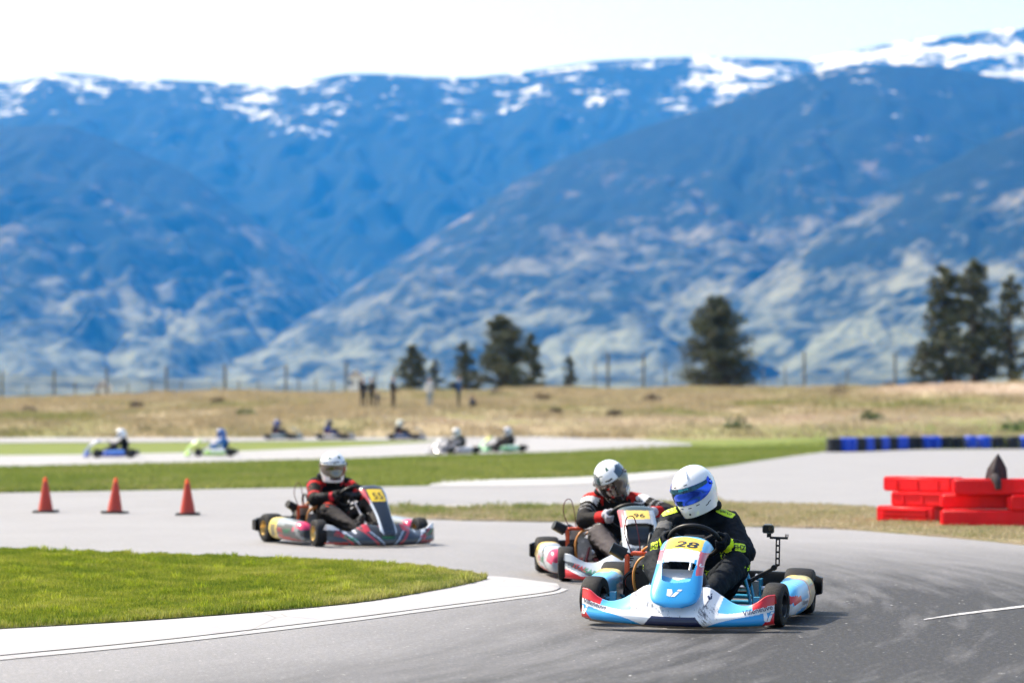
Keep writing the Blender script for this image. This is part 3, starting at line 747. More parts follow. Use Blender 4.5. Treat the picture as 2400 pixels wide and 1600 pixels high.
for i, (px, top, wd, dep, full, bare, lab) in enumerate([
    (965, 812, 92, 236, .8, .05, 'small pine tree behind the two people on the bank'),
    (1021, 843, 50, 240, .5, .05, 'little slender pine tree next to the small left pine'),
    (1090, 803, 84, 250, .7, .06, 'medium pine tree behind the person in the navy jacket'),
    (1178, 744, 150, 232, 1.0, .05, 'tall dark pine tree in the middle of the centre group'),
    (1246, 782, 70, 240, .6, .05, 'thin pine tree just right of the tall centre pine'),
    (1333, 833, 40, 246, .5, .04, 'short narrow pine tree standing alone between two fence posts'),
    (1680, 702, 186, 228, 1.15, .03, 'broad solitary pine tree above the tyre wall end'),
    (2214, 628, 145, 222, .85, .05, 'leftmost tall pine tree of the group at the right edge'),
    (2282, 614, 150, 226, .85, .05, 'tallest pine tree of the group at the right edge'),
    (2368, 650, 125, 230, .65, .06, 'sparse rightmost pine tree at the right edge'),
    (2168, 800, 90, 220, .6, .03, 'low bushy pine tree at the foot of the right group')]):
    G_limbs = G(); root = pine(px, top, wd, dep, 40 + i, lab, full, bare); G_limbs.build('limb', m_bark, root, 0, fix=False)['kind'] = 'stuff'

# ================================================================ FENCE ALONG THE CREST
m_wood = mat('weathered_post', (0.12, 0.125, 0.12), 0.85, vary=.3, scale=5); m_wire = mat('fence_wire', (.22, .22, .22), .5, metal=.7)
def fence(posts, depth, label):
    root = empty('wire_fence', (0, depth, 0)); tag(root, label, 'fence'); tops = []
    for px, top, r_ in posts:
        x_ = (px - 1200) / FPX * depth; z0 = float(ground_h(x_, depth)); z1 = CAM_H + (HORIZON - top) / FPX * depth
        G().cyl((x_, 0, z0 - .3), (x_, 0, z1), r_ * .72, r_ * .65, 10).build('post', m_wood, root); tops.append((x_, z0, z1))
    for kx in (.35, .65, .92):
        G().tube([(x_, 0, z0 + (min(z1 - z0, 3.6)) * kx) for x_, z0, z1 in tops], .006, 4).build('wire', m_wire, root)
fence([(-120, 870, .16), (5, 868, .16), (127, 864, .16), (250, 861, .17), (390, 857, .17), (527, 855, .20), (670, 855, .16), (811, 845, .16), (880, 868, .10)], 216, 'tall wire fence with dark posts on the crest at the left')
fence([(65, 897, .10), (176, 895, .12), (233, 898, .10), (300, 897, .10), (354, 893, .10), (425, 892, .10), (560, 890, .10), (605, 890, .10), (700, 888, .1), (740, 886, .1), (780, 888, .1)], 224, 'row of short fence posts standing among the tall left posts')
fence([(1395, 845, .10), (1425, 826, .19), (1508, 828, .17), (1560, 850, .1), (1790, 862, .1), (1840, 858, .1), (1885, 824, .18), (1985, 860, .1), (2098, 826, .19)], 215, 'tall wire fence with dark posts between the solitary pine and the right pines')

# ================================================================ FAR HOUSES IN THE VALLEY
m_hw = mat('white_house_wall', (.75, .74, .72), .8); m_hr = mat('house_roof', (.45, .40, .38), .8); m_pane = mat('house_pane', (.05, .06, .08), .2)
for px, py, w_, dep, lab in [(243, 919, 3.2, 420, 'small white house just beyond the left fence posts'), (835, 893, 3.4, 430, 'small white house with a reddish roof near the centre fence')]:
    x_ = (px - 1200) / FPX * dep; zb = CAM_H + (HORIZON - py) / FPX * dep - 1.6; gz = float(ground_h(x_, dep)); root = empty('house', (x_, dep, gz)); tag(root, lab, 'house'); t = zb - gz
    G().box((0, 0, (t + 2.4) / 2), (w_ * .7, w_, t + 2.4)).build('wall', m_hw, root)
    G().add([(-w_ * .42, -w_ * .55, t + 2.4), (w_ * .42, -w_ * .55, t + 2.4), (0, -w_ * .55, t + 3.6), (-w_ * .42, w_ * .55, t + 2.4), (w_ * .42, w_ * .55, t + 2.4), (0, w_ * .55, t + 3.6)], [(0, 1, 2), (3, 5, 4), (0, 2, 5, 3), (1, 4, 5, 2), (0, 3, 4, 1)]).build('roof', m_hr, root, 0)
    for dx in (-.8, .8): G().box((dx, -w_ / 2 - .01, t + 1.3), (.7, .04, .9)).build('window', m_pane, root)
# ================================================================ KARTS  (local axes: -y forward, +x the driver's left, z up)
m_rubber = mat('tyre_rubber', (0.012, 0.012, 0.013), 0.62, spec=0.22, vary=0.35, scale=55, bump=0.5, bscale=160, dirt=0.30, dirtcol=(0.05, 0.047, 0.045))
m_black_plastic = mat('black_plastic', (0.009, 0.009, 0.010), 0.42, spec=0.3, vary=0.2, scale=30, dirt=0.25, dirtcol=(0.04, 0.038, 0.035))
m_black_metal = mat('black_metal', (0.025, 0.025, 0.028), 0.38, metal=0.6, vary=0.2, scale=60)
m_steel = mat('bare_steel', (0.55, 0.55, 0.57), 0.30, metal=1.0, vary=0.15, scale=50)
m_alu = mat('cast_aluminium', (0.42, 0.42, 0.43), 0.45, metal=0.9, vary=0.2, scale=70, dirt=0.3)
m_gold = mat('gold_rim', (0.50, 0.35, 0.13), 0.38, metal=0.8, vary=0.15, scale=40)
m_orange = mat('orange_shroud', (0.62, 0.085, 0.020), 0.40, vary=0.2, scale=30, dirt=0.35)
m_hose = mat('orange_hose', (0.62, 0.25, 0.06), 0.45, vary=0.15, scale=60)
m_purple = mat('dark_red_cable', (0.10, 0.012, 0.030), 0.4, vary=0.1)
m_seat = mat('seat_fibreglass', (0.030, 0.030, 0.032), 0.40, vary=0.25, scale=40)
m_tan_edge = mat('raw_seat_edge', (0.30, 0.27, 0.24), 0.6)
m_brown = mat('scuffed_skid', (0.20, 0.15, 0.11), 0.75, vary=0.3, scale=30)
m_livery = mat('kart_livery', attr=True, rough=0.30, coat=0.35, vary=0.04, scale=9, dirt=0.10, dirtcol=(0.22, 0.21, 0.21))
m_print_dark = mat('dark_print', (0.012, 0.014, 0.020), 0.40, vary=0.05)
m_print_navy = mat('navy_print', (0.012, 0.020, 0.085), 0.40, vary=0.05)
m_print_white = mat('white_print', (0.78, 0.78, 0.80), 0.40, vary=0.05)
m_print_green = mat('green_print', (0.02, 0.22, 0.10), 0.40, vary=0.05)
m_print_red = mat('red_print', (0.55, 0.03, 0.03), 0.40, vary=0.05)
m_print_yellow = mat('yellow_print', (0.80, 0.55, 0.02), 0.40, vary=0.05)
def paintmat(name, col): return mat(name, col, 0.33, coat=0.3, vary=0.08, scale=20, dirt=0.15)

V_MARK = poly_shape([[(-.55, .5), (-.2, .5), (-.12, -.02), (-.30, -.5), (-.55, -.36)], [(-.27, -.5), (.06, -.5), (.40, .14), (.10, .14)], [(.16, .26), (.47, .26), (.6, .5), (.29, .5)]], 2)

def cr(vals, t):
    """Catmull-Rom through equally spaced values"""
    n = len(vals) - 1; s = min(max(t, 0), 1) * n; i = min(int(s), n - 1); f = s - i
    p = [vals[max(i - 1, 0)], vals[i], vals[i + 1], vals[min(i + 2, n)]]
    return 0.5 * ((2 * p[1]) + (p[2] - p[0]) * f + (2 * p[0] - 5 * p[1] + 4 * p[2] - p[3]) * f * f + (3 * p[1] - p[0] - 3 * p[2] + p[3]) * f ** 3)

# stations across the front bumper, centre to tip: x, y of the face, z bottom, z top, lean back of the top, depth of the lip, height of the lower band
BUMPER = {
 'wide': [(0.00, -.985, .022, .205, .20, .06, .050), (.10, -.983, .022, .222, .185, .06, .052), (.175, -.975, .024, .232, .165, .055, .055), (.25, -.962, .026, .190, .150, .05, .055),
          (.32, -.945, .028, .150, .125, .045, .055), (.39, -.922, .030, .137, .085, .045, .055), (.45, -.893, .033, .158, .050, .05, .057), (.505, -.858, .036, .196, .030, .06, .060), (.552, -.815, .040, .204, .022, .07, .062)],
 'angular': [(0.00, -.975, .024, .190, .17, .06, .060), (.10, -.972, .024, .200, .17, .06, .060), (.19, -.965, .026, .212, .15, .055, .060), (.26, -.955, .028, .185, .14, .05, .060),
             (.33, -.935, .030, .150, .12, .045, .060), (.40, -.905, .032, .150, .08, .045, .06), (.46, -.870, .034, .172, .045, .05, .06), (.515, -.830, .037, .205, .028, .06, .062), (.56, -.780, .042, .214, .020, .07, .064)],
}
def bumper_fn(style):
    st = BUMPER[style]; cols = list(zip(*st))
    def fn(a, b):
        u = a * 2 - 1; t = abs(u); sg = 1 if u >= 0 else -1
        x, yf, zb, zt, lean, lip, zl = (cr(c, t) for c in cols)
        prof = [(yf + 0.055, zb - 0.006), (yf + 0.018, zb - 0.002), (yf, zb + 0.012), (yf - 0.002, zb + zl * 0.6), (yf + 0.008, zb + zl),
                (yf + lean * 0.38, zb + zl + (zt - zb - zl) * 0.45), (yf + lean * 0.80, zb + zl + (zt - zb - zl) * 0.85), (yf + lean, zt), (yf + lean + 0.022, zt - 0.004), (yf + lean + lip, zt - 0.05)]
        # the lower band steps out a little from the upper part
        y = cr([p[0] for p in prof], b); z = cr([p[1] for p in prof], b)
        return Vector((sg * x, y, z))
    return fn

# front panel: rows of (y, z, half width, roundness back), bottom to top
NASSAU = {
 'wide':    [(-.995, .128, .050, .010), (-.985, .156, .115, .020), (-.955, .200, .142, .035), (-.905, .262, .146, .050), (-.835, .330, .140, .060), (-.745, .396, .138, .072), (-.640, .450, .146, .092), (-.540, .488, .152, .118), (-.470, .502, .138, .125)],
 'tall':    [(-.985, .120, .060, .010), (-.960, .160, .085, .020), (-.925, .215, .082, .025), (-.875, .280, .080, .028), (-.815, .350, .085, .030), (-.745, .425, .100, .034), (-.665, .495, .122, .040), (-.590, .553, .125, .050), (-.545, .572, .090, .050)],
 'boxy':    [(-.985, .125, .090, .010), (-.960, .165, .130, .022), (-.920, .225, .142, .035), (-.860, .300, .142, .045), (-.780, .380, .138, .055), (-.690, .448, .136, .062), (-.600, .505, .138, .070), (-.520, .545, .134, .080), (-.470, .552, .108, .070)],
}
def nassau_fn(style):
    cols = list(zip(*NASSAU[style]))
    def fn(a, b):
        u = a * 2 - 1
        y, z, w, k = (cr(c, b) for c in cols)
        uu = math.sin(u * math.pi / 2 * 0.92) / math.sin(math.pi / 2 * 0.92)
        return Vector((uu * w, y + k * abs(u) ** 2.4, z - (0.35 + 3.0 * max(0, k - .07)) * k * abs(u) ** 2.4))
    return fn

def pod_mesh(side, ny, nr, style):
    st = [(-.335, .535, .600, .075, .125), (-.325, .510, .622, .050, .170), (-.26, .495, .645, .040, .215), (-.12, .490, .662, .038, .232), (.05, .490, .675, .038, .240), (.20, .490, .682, .040, .246), (.30, .495, .686, .045, .250), (.345, .505, .682, .060, .235), (.355, .53, .660, .085, .200)]
    cols = list(zip(*st)); rings = []
    for j in range(ny):
        y, x0, x1, z0, z1 = (cr(c, j / (ny - 1)) for c in cols); ring = []
        cx, cz, hx, hz = (x0 + x1) / 2, (z0 + z1) / 2, (x1 - x0) / 2, (z1 - z0) / 2
        for i in range(nr):
            t = 2 * math.pi * i / nr; c, s = math.cos(t), math.sin(t); e = 0.52
            px = cx + hx * math.copysign(abs(c) ** e, c); pz = cz + hz * math.copysign(abs(s) ** e, s)
            if px > cx: px -= 0.020 * max(0, (cz - pz) / hz) - 0.0 + 0.018 * max(0, (pz - cz) / hz)
            ring.append(Vector((side * px, y, pz)))
        rings.append(ring)
    g = G(); g.loft(rings); return g

def solid(me, th):
    ob = bpy.data.objects.new('s', me); COL.objects.link(ob); md = ob.modifiers.new('s', 'SOLIDIFY'); md.thickness = th; md.offset = -1
    me2 = evaluated(ob); return me2

TYRE_CACHE = {}
def wheel(parent, x, y, steer, Rad, w, n, rim_mat, name='wheel'):
    s = 1 if x > 0 else -1
    e = empty(name, (x, y, Rad), (0, 0, steer)); e.parent = parent
    key = (round(Rad, 3), n, s)
    if key not in TYRE_CACHE:
        h = w / 2; rr = 0.066
        t = G().lathe([(rr, -h * .80), (rr + .010, -h * .98), (Rad * .72, -h * 1.0), (Rad - .022, -h * .985), (Rad - .009, -h * .90), (Rad - .003, -h * .72), (Rad - .0005, -h * .35), (Rad, 0),
                       (Rad - .0005, h * .35), (Rad - .003, h * .72), (Rad - .009, h * .90), (Rad - .022, h * .985), (Rad * .72, h * 1.0), (rr + .010, h * .98), (rr, h * .80), (rr - .006, 0)], (0, 0, 0), (1, 0, 0), n, closed=True)
        r = G().lathe([(rr + .004, h * .99), (rr + .004, h * .93), (rr - .004, h * .88), (rr - .010, h * .5), (.040, h * .30), (.030, h * .36), (.0, h * .36)] if s > 0 else
                      [(rr + .004, -h * .99), (rr + .004, -h * .93), (rr - .004, -h * .88), (rr - .010, -h * .5), (.040, -h * .30), (.030, -h * .36), (.0, -h * .36)], (0, 0, 0), (1, 0, 0), n)
        r.lathe([(rr + .004, -s * h * .99), (rr - .004, -s * h * .9), (rr - .010, s * h * .3)], (0, 0, 0), (1, 0, 0), n)
        hb = G().cyl((s * h * .30, 0, 0), (s * h * .62, 0, 0), .021, .018, 12).cyl((-s * h * .3, 0, 0), (-s * h * 1.25, 0, 0), .028, .028, 12)
        for k in range(3):
            a = k * 2 * math.pi / 3; hb.cyl((s * h * .28, .036 * math.cos(a), .036 * math.sin(a)), (s * h * .44, .036 * math.cos(a), .036 * math.sin(a)), .006, n=6)
        ms = []
        for g, nm in ((t, 'tyre'), (r, 'rim'), (hb, 'hub')):
            me = g.mesh(nm); shade(me, 35); ms.append(me)
        TYRE_CACHE[key] = ms
    for me, mm, nm in zip(TYRE_CACHE[key], (m_rubber, rim_mat, m_steel), ('tyre', 'rim', 'hub')):
        o = bpy.data.objects.new(nm, me); COL.objects.link(o); o.parent = e
        if len(me.materials) == 0: me.materials.append(mm)
        elif me.materials[0] != mm:
            o.material_slots[0].link = 'OBJECT'; o.material_slots[0].material = mm
    return e

def kart(sp):
    """one racing kart; sp holds place, livery and how finely it is built"""
    hi = sp['detail']; q = 1.0 if hi == 2 else (0.6 if hi == 1 else 0.25)
    root = empty('racing_kart', sp['loc'], (0, sp.get('roll', 0), sp['theta']))
    tag(root, sp['label'], 'go-kart', sp.get('group'))
    mf = paintmat('frame_' + sp['id'], sp['frame']); rimm = sp.get('rim', m_black_metal)
    # frame
    g = G(); r = .015; nn = 10 if hi else 6
    for s in (-1, 1):
        g.tube([(0.0 * s, -.70, .062), (.12 * s, -.69, .062), (.15 * s, -.60, .06), (.19 * s, -.36, .055), (.29 * s, -.05, .055), (.325 * s, .25, .055), (.325 * s, .60, .075), (.28 * s, .66, .08), (0, .665, .08)], r, nn, 4 if hi else 2)
        g.tube([(.16 * s, -.52, .06), (.30 * s, -.52, .075), (.40 * s, -.52, .105)], r * 1.05, nn, 2)
        g.box((.42 * s, -.52, .118), (.035, .05, .10))
        g.cyl((.42 * s, -.52, .128), (.50 * s, -.52, .128), .011, n=8)
        if hi:
            g.tube([(.29 * s, -.12, .055), (.46 * s, -.13, .085), (.50 * s, -.10, .10), (.50 * s, .16, .10), (.46 * s, .19, .085), (.32 * s, .18, .055)], .010, 8, 3)
            g.tube([(.18 * s, -.30, .06), (.10 * s, -.36, .20), (.03 * s, -.42, .30)], .009, 8, 2)
            g.box((.325 * s, .52, .125), (.03, .10, .16))
    g.tube([(-.19, -.36, .055), (.19, -.36, .055)], r, nn); g.tube([(-.31, .10, .055), (.31, .10, .055)], r, nn); g.tube([(-.325, .44, .06), (.325, .44, .06)], r, nn)
    g.build('chassis_frame', mf, root, 50)
    if hi:
        for s in (-1, 1):
            for k in (0, 1):
                G().tube([(.325 * s, .05 + .20 * k, .06), (.30 * s, .10 + .19 * k, .16), (.265 * s, .15 + .17 * k, .255)], .0105, 8, 3).build('seat_strut', mf, root, 60)
    G().box((0, -.28, .038), (.46, .68, .006)).build('floor_tray', m_black_plastic, root)
    G().cyl((-.57, .52, .14), (.57, .52, .14), .020, n=14).build('rear_axle', m_steel, root)
    # wheels
    st = sp.get('steer', R(-9))
    for s in (-1, 1): wheel(root, .530 * s, -.52, st, .128, .116, 40 if hi else 16, rimm)
    for s in (-1, 1): wheel(root, .575 * s, .52, 0, .140, .182, 44 if hi else 16, rimm)
    if hi:
        G().tube([(.40, -.46, .11), (.05, -.44, .105), (-.05, -.44, .105), (-.40, -.46, .11)], .008, 8, 2).build('tie_rod', m_steel, root)
        G().cyl((0, -.115, .44), (0, -.60, .075), .010, n=10).build('steering_column', m_steel, root)
        d = G(); d.cyl((.30, .52, .14), (.312, .52, .14), .095, n=24); d.box((.306, .44, .15), (.04, .05, .09)); d.build('brake_disc', m_alu, root)
        for s in (-1, 1): G().tube([(.07 * s, -.56, .05), (.075 * s, -.60, .13), (.08 * s, -.575, .22), (.15 * s, -.575, .225)], .007, 8, 2).build('pedal', m_steel, root)
        G().box((0, -.20, .135), (.21, .19, .18)).build('fuel_tank', mat('fuel_tank_plastic', (0.13, 0.10, 0.06), 0.4), root, bevel=.03, seg=3)
    # rear bumper
    g = G(); rings = []
    for x in np.linspace(-.70, .70, 29 if hi else 9):
        e = 1 - 0.35 * max(0, (abs(x) - .62) / .08); y = .735 - .06 * (abs(x) / .7) ** 4
        rings.append([Vector((x, y + a * .040, .165 + b * .075 * e)) for a, b in ((-1, -.8), (-.8, -1), (.7, -1), (1, -.7), (1, .6), (.7, 1), (-.8, 1), (-1, .8))])
    g.loft(rings); g.build('rear_bumper', m_black_plastic, root, 45)
    if hi:
        for s in (-1, 1): G().tube([(.28 * s, .60, .085), (.28 * s, .72, .15)], .011, 8).build('bumper_bracket', m_steel, root)
    # seat
    def seat_fn(a, b):
        u = a * 2 - 1; pts = [(-.03, .135), (.05, .075), (.17, .050), (.29, .070), (.385, .165), (.44, .30), (.475, .42), (.49, .50)]
        y = cr([p[0] for p in pts], b); z = cr([p[1] for p in pts], b)
        w = cr([.15, .185, .20, .205, .21, .205, .17, .10], b); up = cr([.02, .10, .17, .19, .15, .10, .05, .01], b)
        t = abs(u) ** 2.6
        return Vector((u * w, y - t * up * .75 * b, z + t * up * (1 - .75 * b)))
    me = G().grid(seat_fn, int(24 * q) + 6, int(30 * q) + 6).mesh('seat'); me = solid(me, .006); shade(me, 60); link_mesh('seat', me, m_seat, root)
    # bodywork
    nu, nv = (300, 84) if hi == 2 else ((180, 50) if hi == 1 else (48, 18))
    me = G().grid(bumper_fn(sp['bumper']), nu, nv).mesh('front_bumper')
    bb = bvh_of(me); me = solid(me, .005); paint(me, sp['paint_bumper']); shade(me, 35)
    ob = link_mesh('front_bumper', me, m_livery, root)
    if hi:
        G().tube([(x, float(np.interp(abs(x), [c[0] for c in BUMPER[sp['bumper']]], [c[1] for c in BUMPER[sp['bumper']]])) + .03, float(np.interp(abs(x), [c[0] for c in BUMPER[sp['bumper']]], [c[2] for c in BUMPER[sp['bumper']]])) - .008) for x in np.linspace(-.5, .5, 24)], .007, 6).build('skid_edge', m_brown, ob)
    # front panel with its air opening
    fn = nassau_fn(sp['nassau']); nu, nv = (90, 150) if hi == 2 else ((90, 150) if hi == 1 else (14, 22))
    g = G(); hole = sp.get('hole'); vs = [fn(i / (nu - 1), j / (nv - 1)) for j in range(nv) for i in range(nu)]; fs = []
    for j in range(nv - 1):
        for i in range(nu - 1):
            a, b_ = (i + .5) / (nu - 1) * 2 - 1, (j + .5) / (nv - 1)
            if hole:
                v0, v1, w0, w1 = hole; t = (b_ - v0) / (v1 - v0)
                if 0 < t < 1:
                    w = w0 + (w1 - w0) * t ** .8; w *= min(1, (t / .12) ** .5) * min(1, ((1 - t) / .07) ** .5)
                    if abs(a) < w: continue
            fs.append((j * nu + i, j * nu + i + 1, (j + 1) * nu + i + 1, (j + 1) * nu + i))
    g.add(vs, fs); me = g.mesh('front_panel'); nb = bvh_of(me); me = solid(me, .005); paint(me, sp['paint_nassau']); shade(me, 40)
    np_ = link_mesh('front_panel', me, m_livery, root)
    if hole:
        v0, v1, w0, w1 = hole
        def duct(a, b_):
            t = b_; v = v0 - .03 + (v1 - v0 + (-.005 if sp.get('open_duct') else .06)) * t; u = (a * 2 - 1) * (w0 + (w1 - w0) * t) * 1.12
            p = fn((u + 1) / 2, v); dp = (.010 + .105 * t ** .8 * (1 - .35 * abs(a * 2 - 1) ** 4)) if sp.get('open_duct') else (.012 + .085 * math.sin(math.pi * min(1, t * 1.02)) ** .8)
            return p + Vector((0, .95, -.30)) * dp
        g2 = G().grid(duct, 30, 24); me2 = g2.mesh('air_duct'); db = bvh_of(me2); paint(me2, sp['paint_duct']); shade(me2, 60)
        dk = link_mesh('air_duct', me2, m_livery, np_)
    else: db = None
    # side pods
    pods = {}
    for s in (-1, 1):
        gg = pod_mesh(s, 60 if hi == 2 else (40 if hi else 12), 44 if hi == 2 else (32 if hi else 12), sp['bumper'])
        me = gg.mesh('side_pod'); pods[s] = bvh_of(me); paint(me, sp['paint_pod']); shade(me, 60); pods[(s, 'o')] = link_mesh('side_pod', me, m_livery, root)
    # steering wheel: a thing of the kart in the driver's hands
    swc, swn = Vector((0, -.125, .455)), Vector((0, .66, .75)).normalized()
    u = Vector((1, 0, 0)); w = swn.cross(u)
    sw = G().tube([swc + (u * math.cos(t) + w * math.sin(t)) * .150 for t in np.linspace(0, 2 * math.pi, 48 if hi else 16, endpoint=False)], .0145, 12 if hi else 6, closed=True).build('steering_wheel', m_black_plastic, root, 180)
    g = G()
    for a in (R(90), R(210), R(330)):
        p = swc + (u * math.cos(a) + w * math.sin(a)) * .145; g.tube([swc - swn * .02, swc - swn * .012 + (p - swc) * .5, p], .011, 8)
    g.cyl(swc - swn * .03, swc - swn * .005, .045, n=20); g.build('spoke', m_black_metal, sw)
    if hi:
        rotm = Matrix((u, w, swn)).transposed()
        G().box(swc + swn * .012, (.13, .075, .03), rotm).build('data_display', m_black_plastic, sw, bevel=.006)
    # engine on the driver's right
    ex, ey = -.375, .24
    g = G(); g.box((ex, ey, .135), (.17, .20, .15)); g.box((ex + .01, ey - .02, .235), (.15, .16, .07)); g.box((ex, ey, .07), (.20, .24, .025)); g.build('crankcase', m_black_metal, root, bevel=.008)
    if hi:
        g = G()
        for k in range(7): g.box((ex + .005, ey - .01, .255 + .0125 * k), (.135, .125, .005))
        g.box((ex + .005, ey - .01, .295), (.10, .09, .09)); g.build('cylinder_fins', m_alu, root)
    g = G(); g.box((ex - .005, ey - .012, .352), (.12, .12, .022)); g.box((ex - .075, ey - .09, .25), (.030, .022, .20)); g.build('engine_shroud', m_orange, root, bevel=.008)
    if hi:
        G().lathe([(.078, 0), (.078, .014), (.066, .016), (.062, .008)], (ex - .02, ey - .105, .18), (0, -1, 0), 30).build('starter_ring', m_black_metal, root, 40); G().cyl((ex - .02, ey - .10, .18), (ex - .02, ey - .112, .18), .063, .058, 28).build('starter_cover', m_black_metal, root, 40)
        g = G(); g.box((ex + .055, ey - .115, .20), (.11, .012, .17)); g.build('side_cover', m_alu if hi == 1 else m_black_metal, root, bevel=.004)
        for bz in (.15, .26): G().cyl((ex + .04, ey - .12, bz), (ex + .04, ey - .128, bz), .013, n=14).build('cover_bolt', m_steel, root)
        G().cyl((ex + .01, ey - .01, .36), (ex + .01, ey - .01, .40), .014, .010, 10).build('spark_plug', m_steel, root)
        af = G().cyl((ex - .03, ey - .03, .315), (ex - .10, ey - .05, .345), .022, n=12)
        af.build('intake_pipe', m_black_metal, root)
        G().cyl((ex - .095, ey - .05, .343), (ex - .180, ey - .07, .385), .042, .037, 18).build('air_filter', m_black_plastic, root, 40)
        G().tube([(ex + .06, ey - .05, .30), (ex + .10, ey - .12, .345), (ex + .02, ey - .16, .33), (ex - .02, ey - .17, .25), (ex - .01, ey - .16, .14), (ex + .03, ey - .13, .10)], .0085, 8, 6).build('fuel_hose', m_hose, root, 180)
        G().tube([(ex + .01, ey - .05, .37), (ex + .06, ey - .09, .40), (ex + .13, ey - .08, .385), (ex + .14, ey - .02, .33)], .008, 8, 6).build('breather_hose', m_hose, root, 180)
        G().tube([(ex - .05, ey - .05, .35), (ex - .10, ey - .05, .47), (ex - .09, ey - .06, .565), (ex - .045, ey - .06, .575), (ex - .015, ey - .05, .47), (ex - .005, ey - .03, .37)], .0038, 6, 8).build('ignition_lead', m_purple, root, 180)
        G().tube([(ex - .06, ey + .06, .30), (ex - .04, ey + .16, .36), (ex + .03, ey + .20, .30), (ex + .03, ey + .34, .22), (ex, ey + .42, .20)], .020, 12, 6).build('exhaust_pipe', m_black_metal, root, 180)
        G().tube([(ex + .05, ey + .06, .30), (ex + .05, ey + .09, .43), (ex + .05, ey + .03, .47), (ex + .05, ey - .03, .42), (ex + .05, ey - .04, .33)], .012, 10, 5).build('carburettor_loop', m_black_plastic, root, 180)
        G().cyl((ex + .10, ey, .14), (ex + .135, ey, .14), .045, n=20).build('clutch', m_steel, root, 40); G().cyl((ex + .12, .52, .14), (ex + .127, .52, .14), .085, n=28).build('sprocket', m_steel, root, 40)
    return dict(root=root, bumper=ob, bb=bb, panel=np_, nb=nb, db=db, pods=pods, swc=swc, sw=sw)

# ---------------------------------------------------------------- liveries
WHITE = (0.76, 0.76, 0.78); BLUE = (0.018, 0.30, 0.66); LBLUE = (0.10, 0.44, 0.75); RED = (0.62, 0.010, 0.018); NAVY = (0.006, 0.012, 0.055); YEL = (0.85, 0.56, 0.03); PINKRED = (0.58, 0.10, 0.13)
def setc(C, mask, col): C[mask] = col
def fbm(x, z, s, seed=0): return vnoise(x, z, s, seed) * .6 + vnoise(x, z, s * .43, seed + 2) * .3 + vnoise(x, z, s * .19, seed + 5) * .2

def bumper28(P_, N_):
    x, y, z = P_.T; a = np.abs(x); C = np.tile(np.array(WHITE), (len(x), 1))
    lo = np.interp(a, [.0, .14, .20, .26, .34, .43, .56], [0, 0, .030, .052, .072, .088, .118])
    up = np.interp(a, [.0, .24, .30, .36, .43, .56], [.10, .10, .098, .103, .118, .152])
    setc(C, (z > up) & (a > .245 + .25 * (z - .10)), LBLUE)
    setc(C, (z > up) & (a > .435 - .25 * (z - .12)), RED)
    setc(C, (z < lo) & (a > .16), BLUE)
    setc(C, (z < lo) & (a > .560 - 1.05 * (lo - z)) & (a > .46), RED)
    setc(C, (z < .074) & (z < .074 - 1.2 * (a - .125)) & (y < -.90), NAVY)
    # tyre and kerb scuffs
    for cx, cz, sx, sz, th, sd in ((.185, .100, .055, .050, .10, 1), (-.16, .12, .06, .035, .52, 2), (-.05, .10, .07, .03, .62, 3), (.05, .075, .05, .02, .60, 4), (-.22, .09, .05, .03, .62, 6), (.17, .045, .06, .02, .50, 8)):
        d = ((x - cx) / sx) ** 2 + ((z - cz) / sz) ** 2
        n = fbm(x * .9 + .7 * z, z * .45 - .2 * x, .026, sd) + .55 * fbm(x * .7 + z * .6, z * .3, .009, sd + 3)
        al = (np.clip((n - .54 * d - th + .46) * 1.3, 0, .90) * (d < 1.9))[:, None]; C = C * (1 - al) + np.array((.014, .014, .018))[None] * al
    n = fbm(x * .2, z, .006, 9); mk = (n > .98) & (a < .3); C[mk] = C[mk] * .45
    return C
def nassau28(P_, N_):
    x, y, z = P_.T; a = np.abs(x); C = np.tile(np.array(BLUE), (len(x), 1))
    top = z + .55 * a ** 1.6 + .02 * x
    setc(C, (top > .372), WHITE)
    setc(C, (top > .442), YEL)
    setc(C, (top > .500), LBLUE)
    setc(C, (x < -.100) & (z > .37), PINKRED); setc(C, (x < -.108) & (z > .42), RED)
    setc(C, (x > .105) & (z > .30) & (z < .43), PINKRED); setc(C, (x > .128) & (z > .41) & (z < .455), RED)
    setc(C, (a > .085) & (z > .30) & (z < .385) & (a < .10), BLUE)
    setc(C, (top > .442) & (a > .110), LBLUE)
    return C
def duct28(P_, N_):
    x, y, z = P_.T; C = np.tile(np.array((.70, .69, .70)), (len(x), 1)); C[z < .268 + .25 * np.abs(x)] = (0.13, 0.46, .75); return C
def pod28(P_, N_):
    x, y, z = P_.T; a = np.abs(x); C = np.tile(np.array(WHITE), (len(x), 1))
    setc(C, (z > .155 + .12 * y) & (y < .20), LBLUE); setc(C, (y < -.20) & (z > .12) & (z < .165) & (a > .5), RED)
    setc(C, (y > .10) & (y < .34) & (a > .55) & (z > .06), (0.72, 0.56, 0.10)); setc(C, (y > .125) & (y < .315) & (a > .6) & (z > .075) & (z < .205), (0.30, .24, .14))
    setc(C, (z < .085 + .10 * (y + .1)) & (y < .02) & (y > -.24), BLUE); setc(C, (y > .05) & (y < .10) & (a > .55), (0.42, 0.10, .05))
    setc(C, (z > .215) & (y > .16), YEL)
    return C
SILVER = (0.26, 0.28, 0.31); DKGREY = (0.045, 0.055, 0.070)
def stripes(x, z, k, f, ph, w): return np.abs(((x * f + z * k + ph) % 1.0) - .5) < w
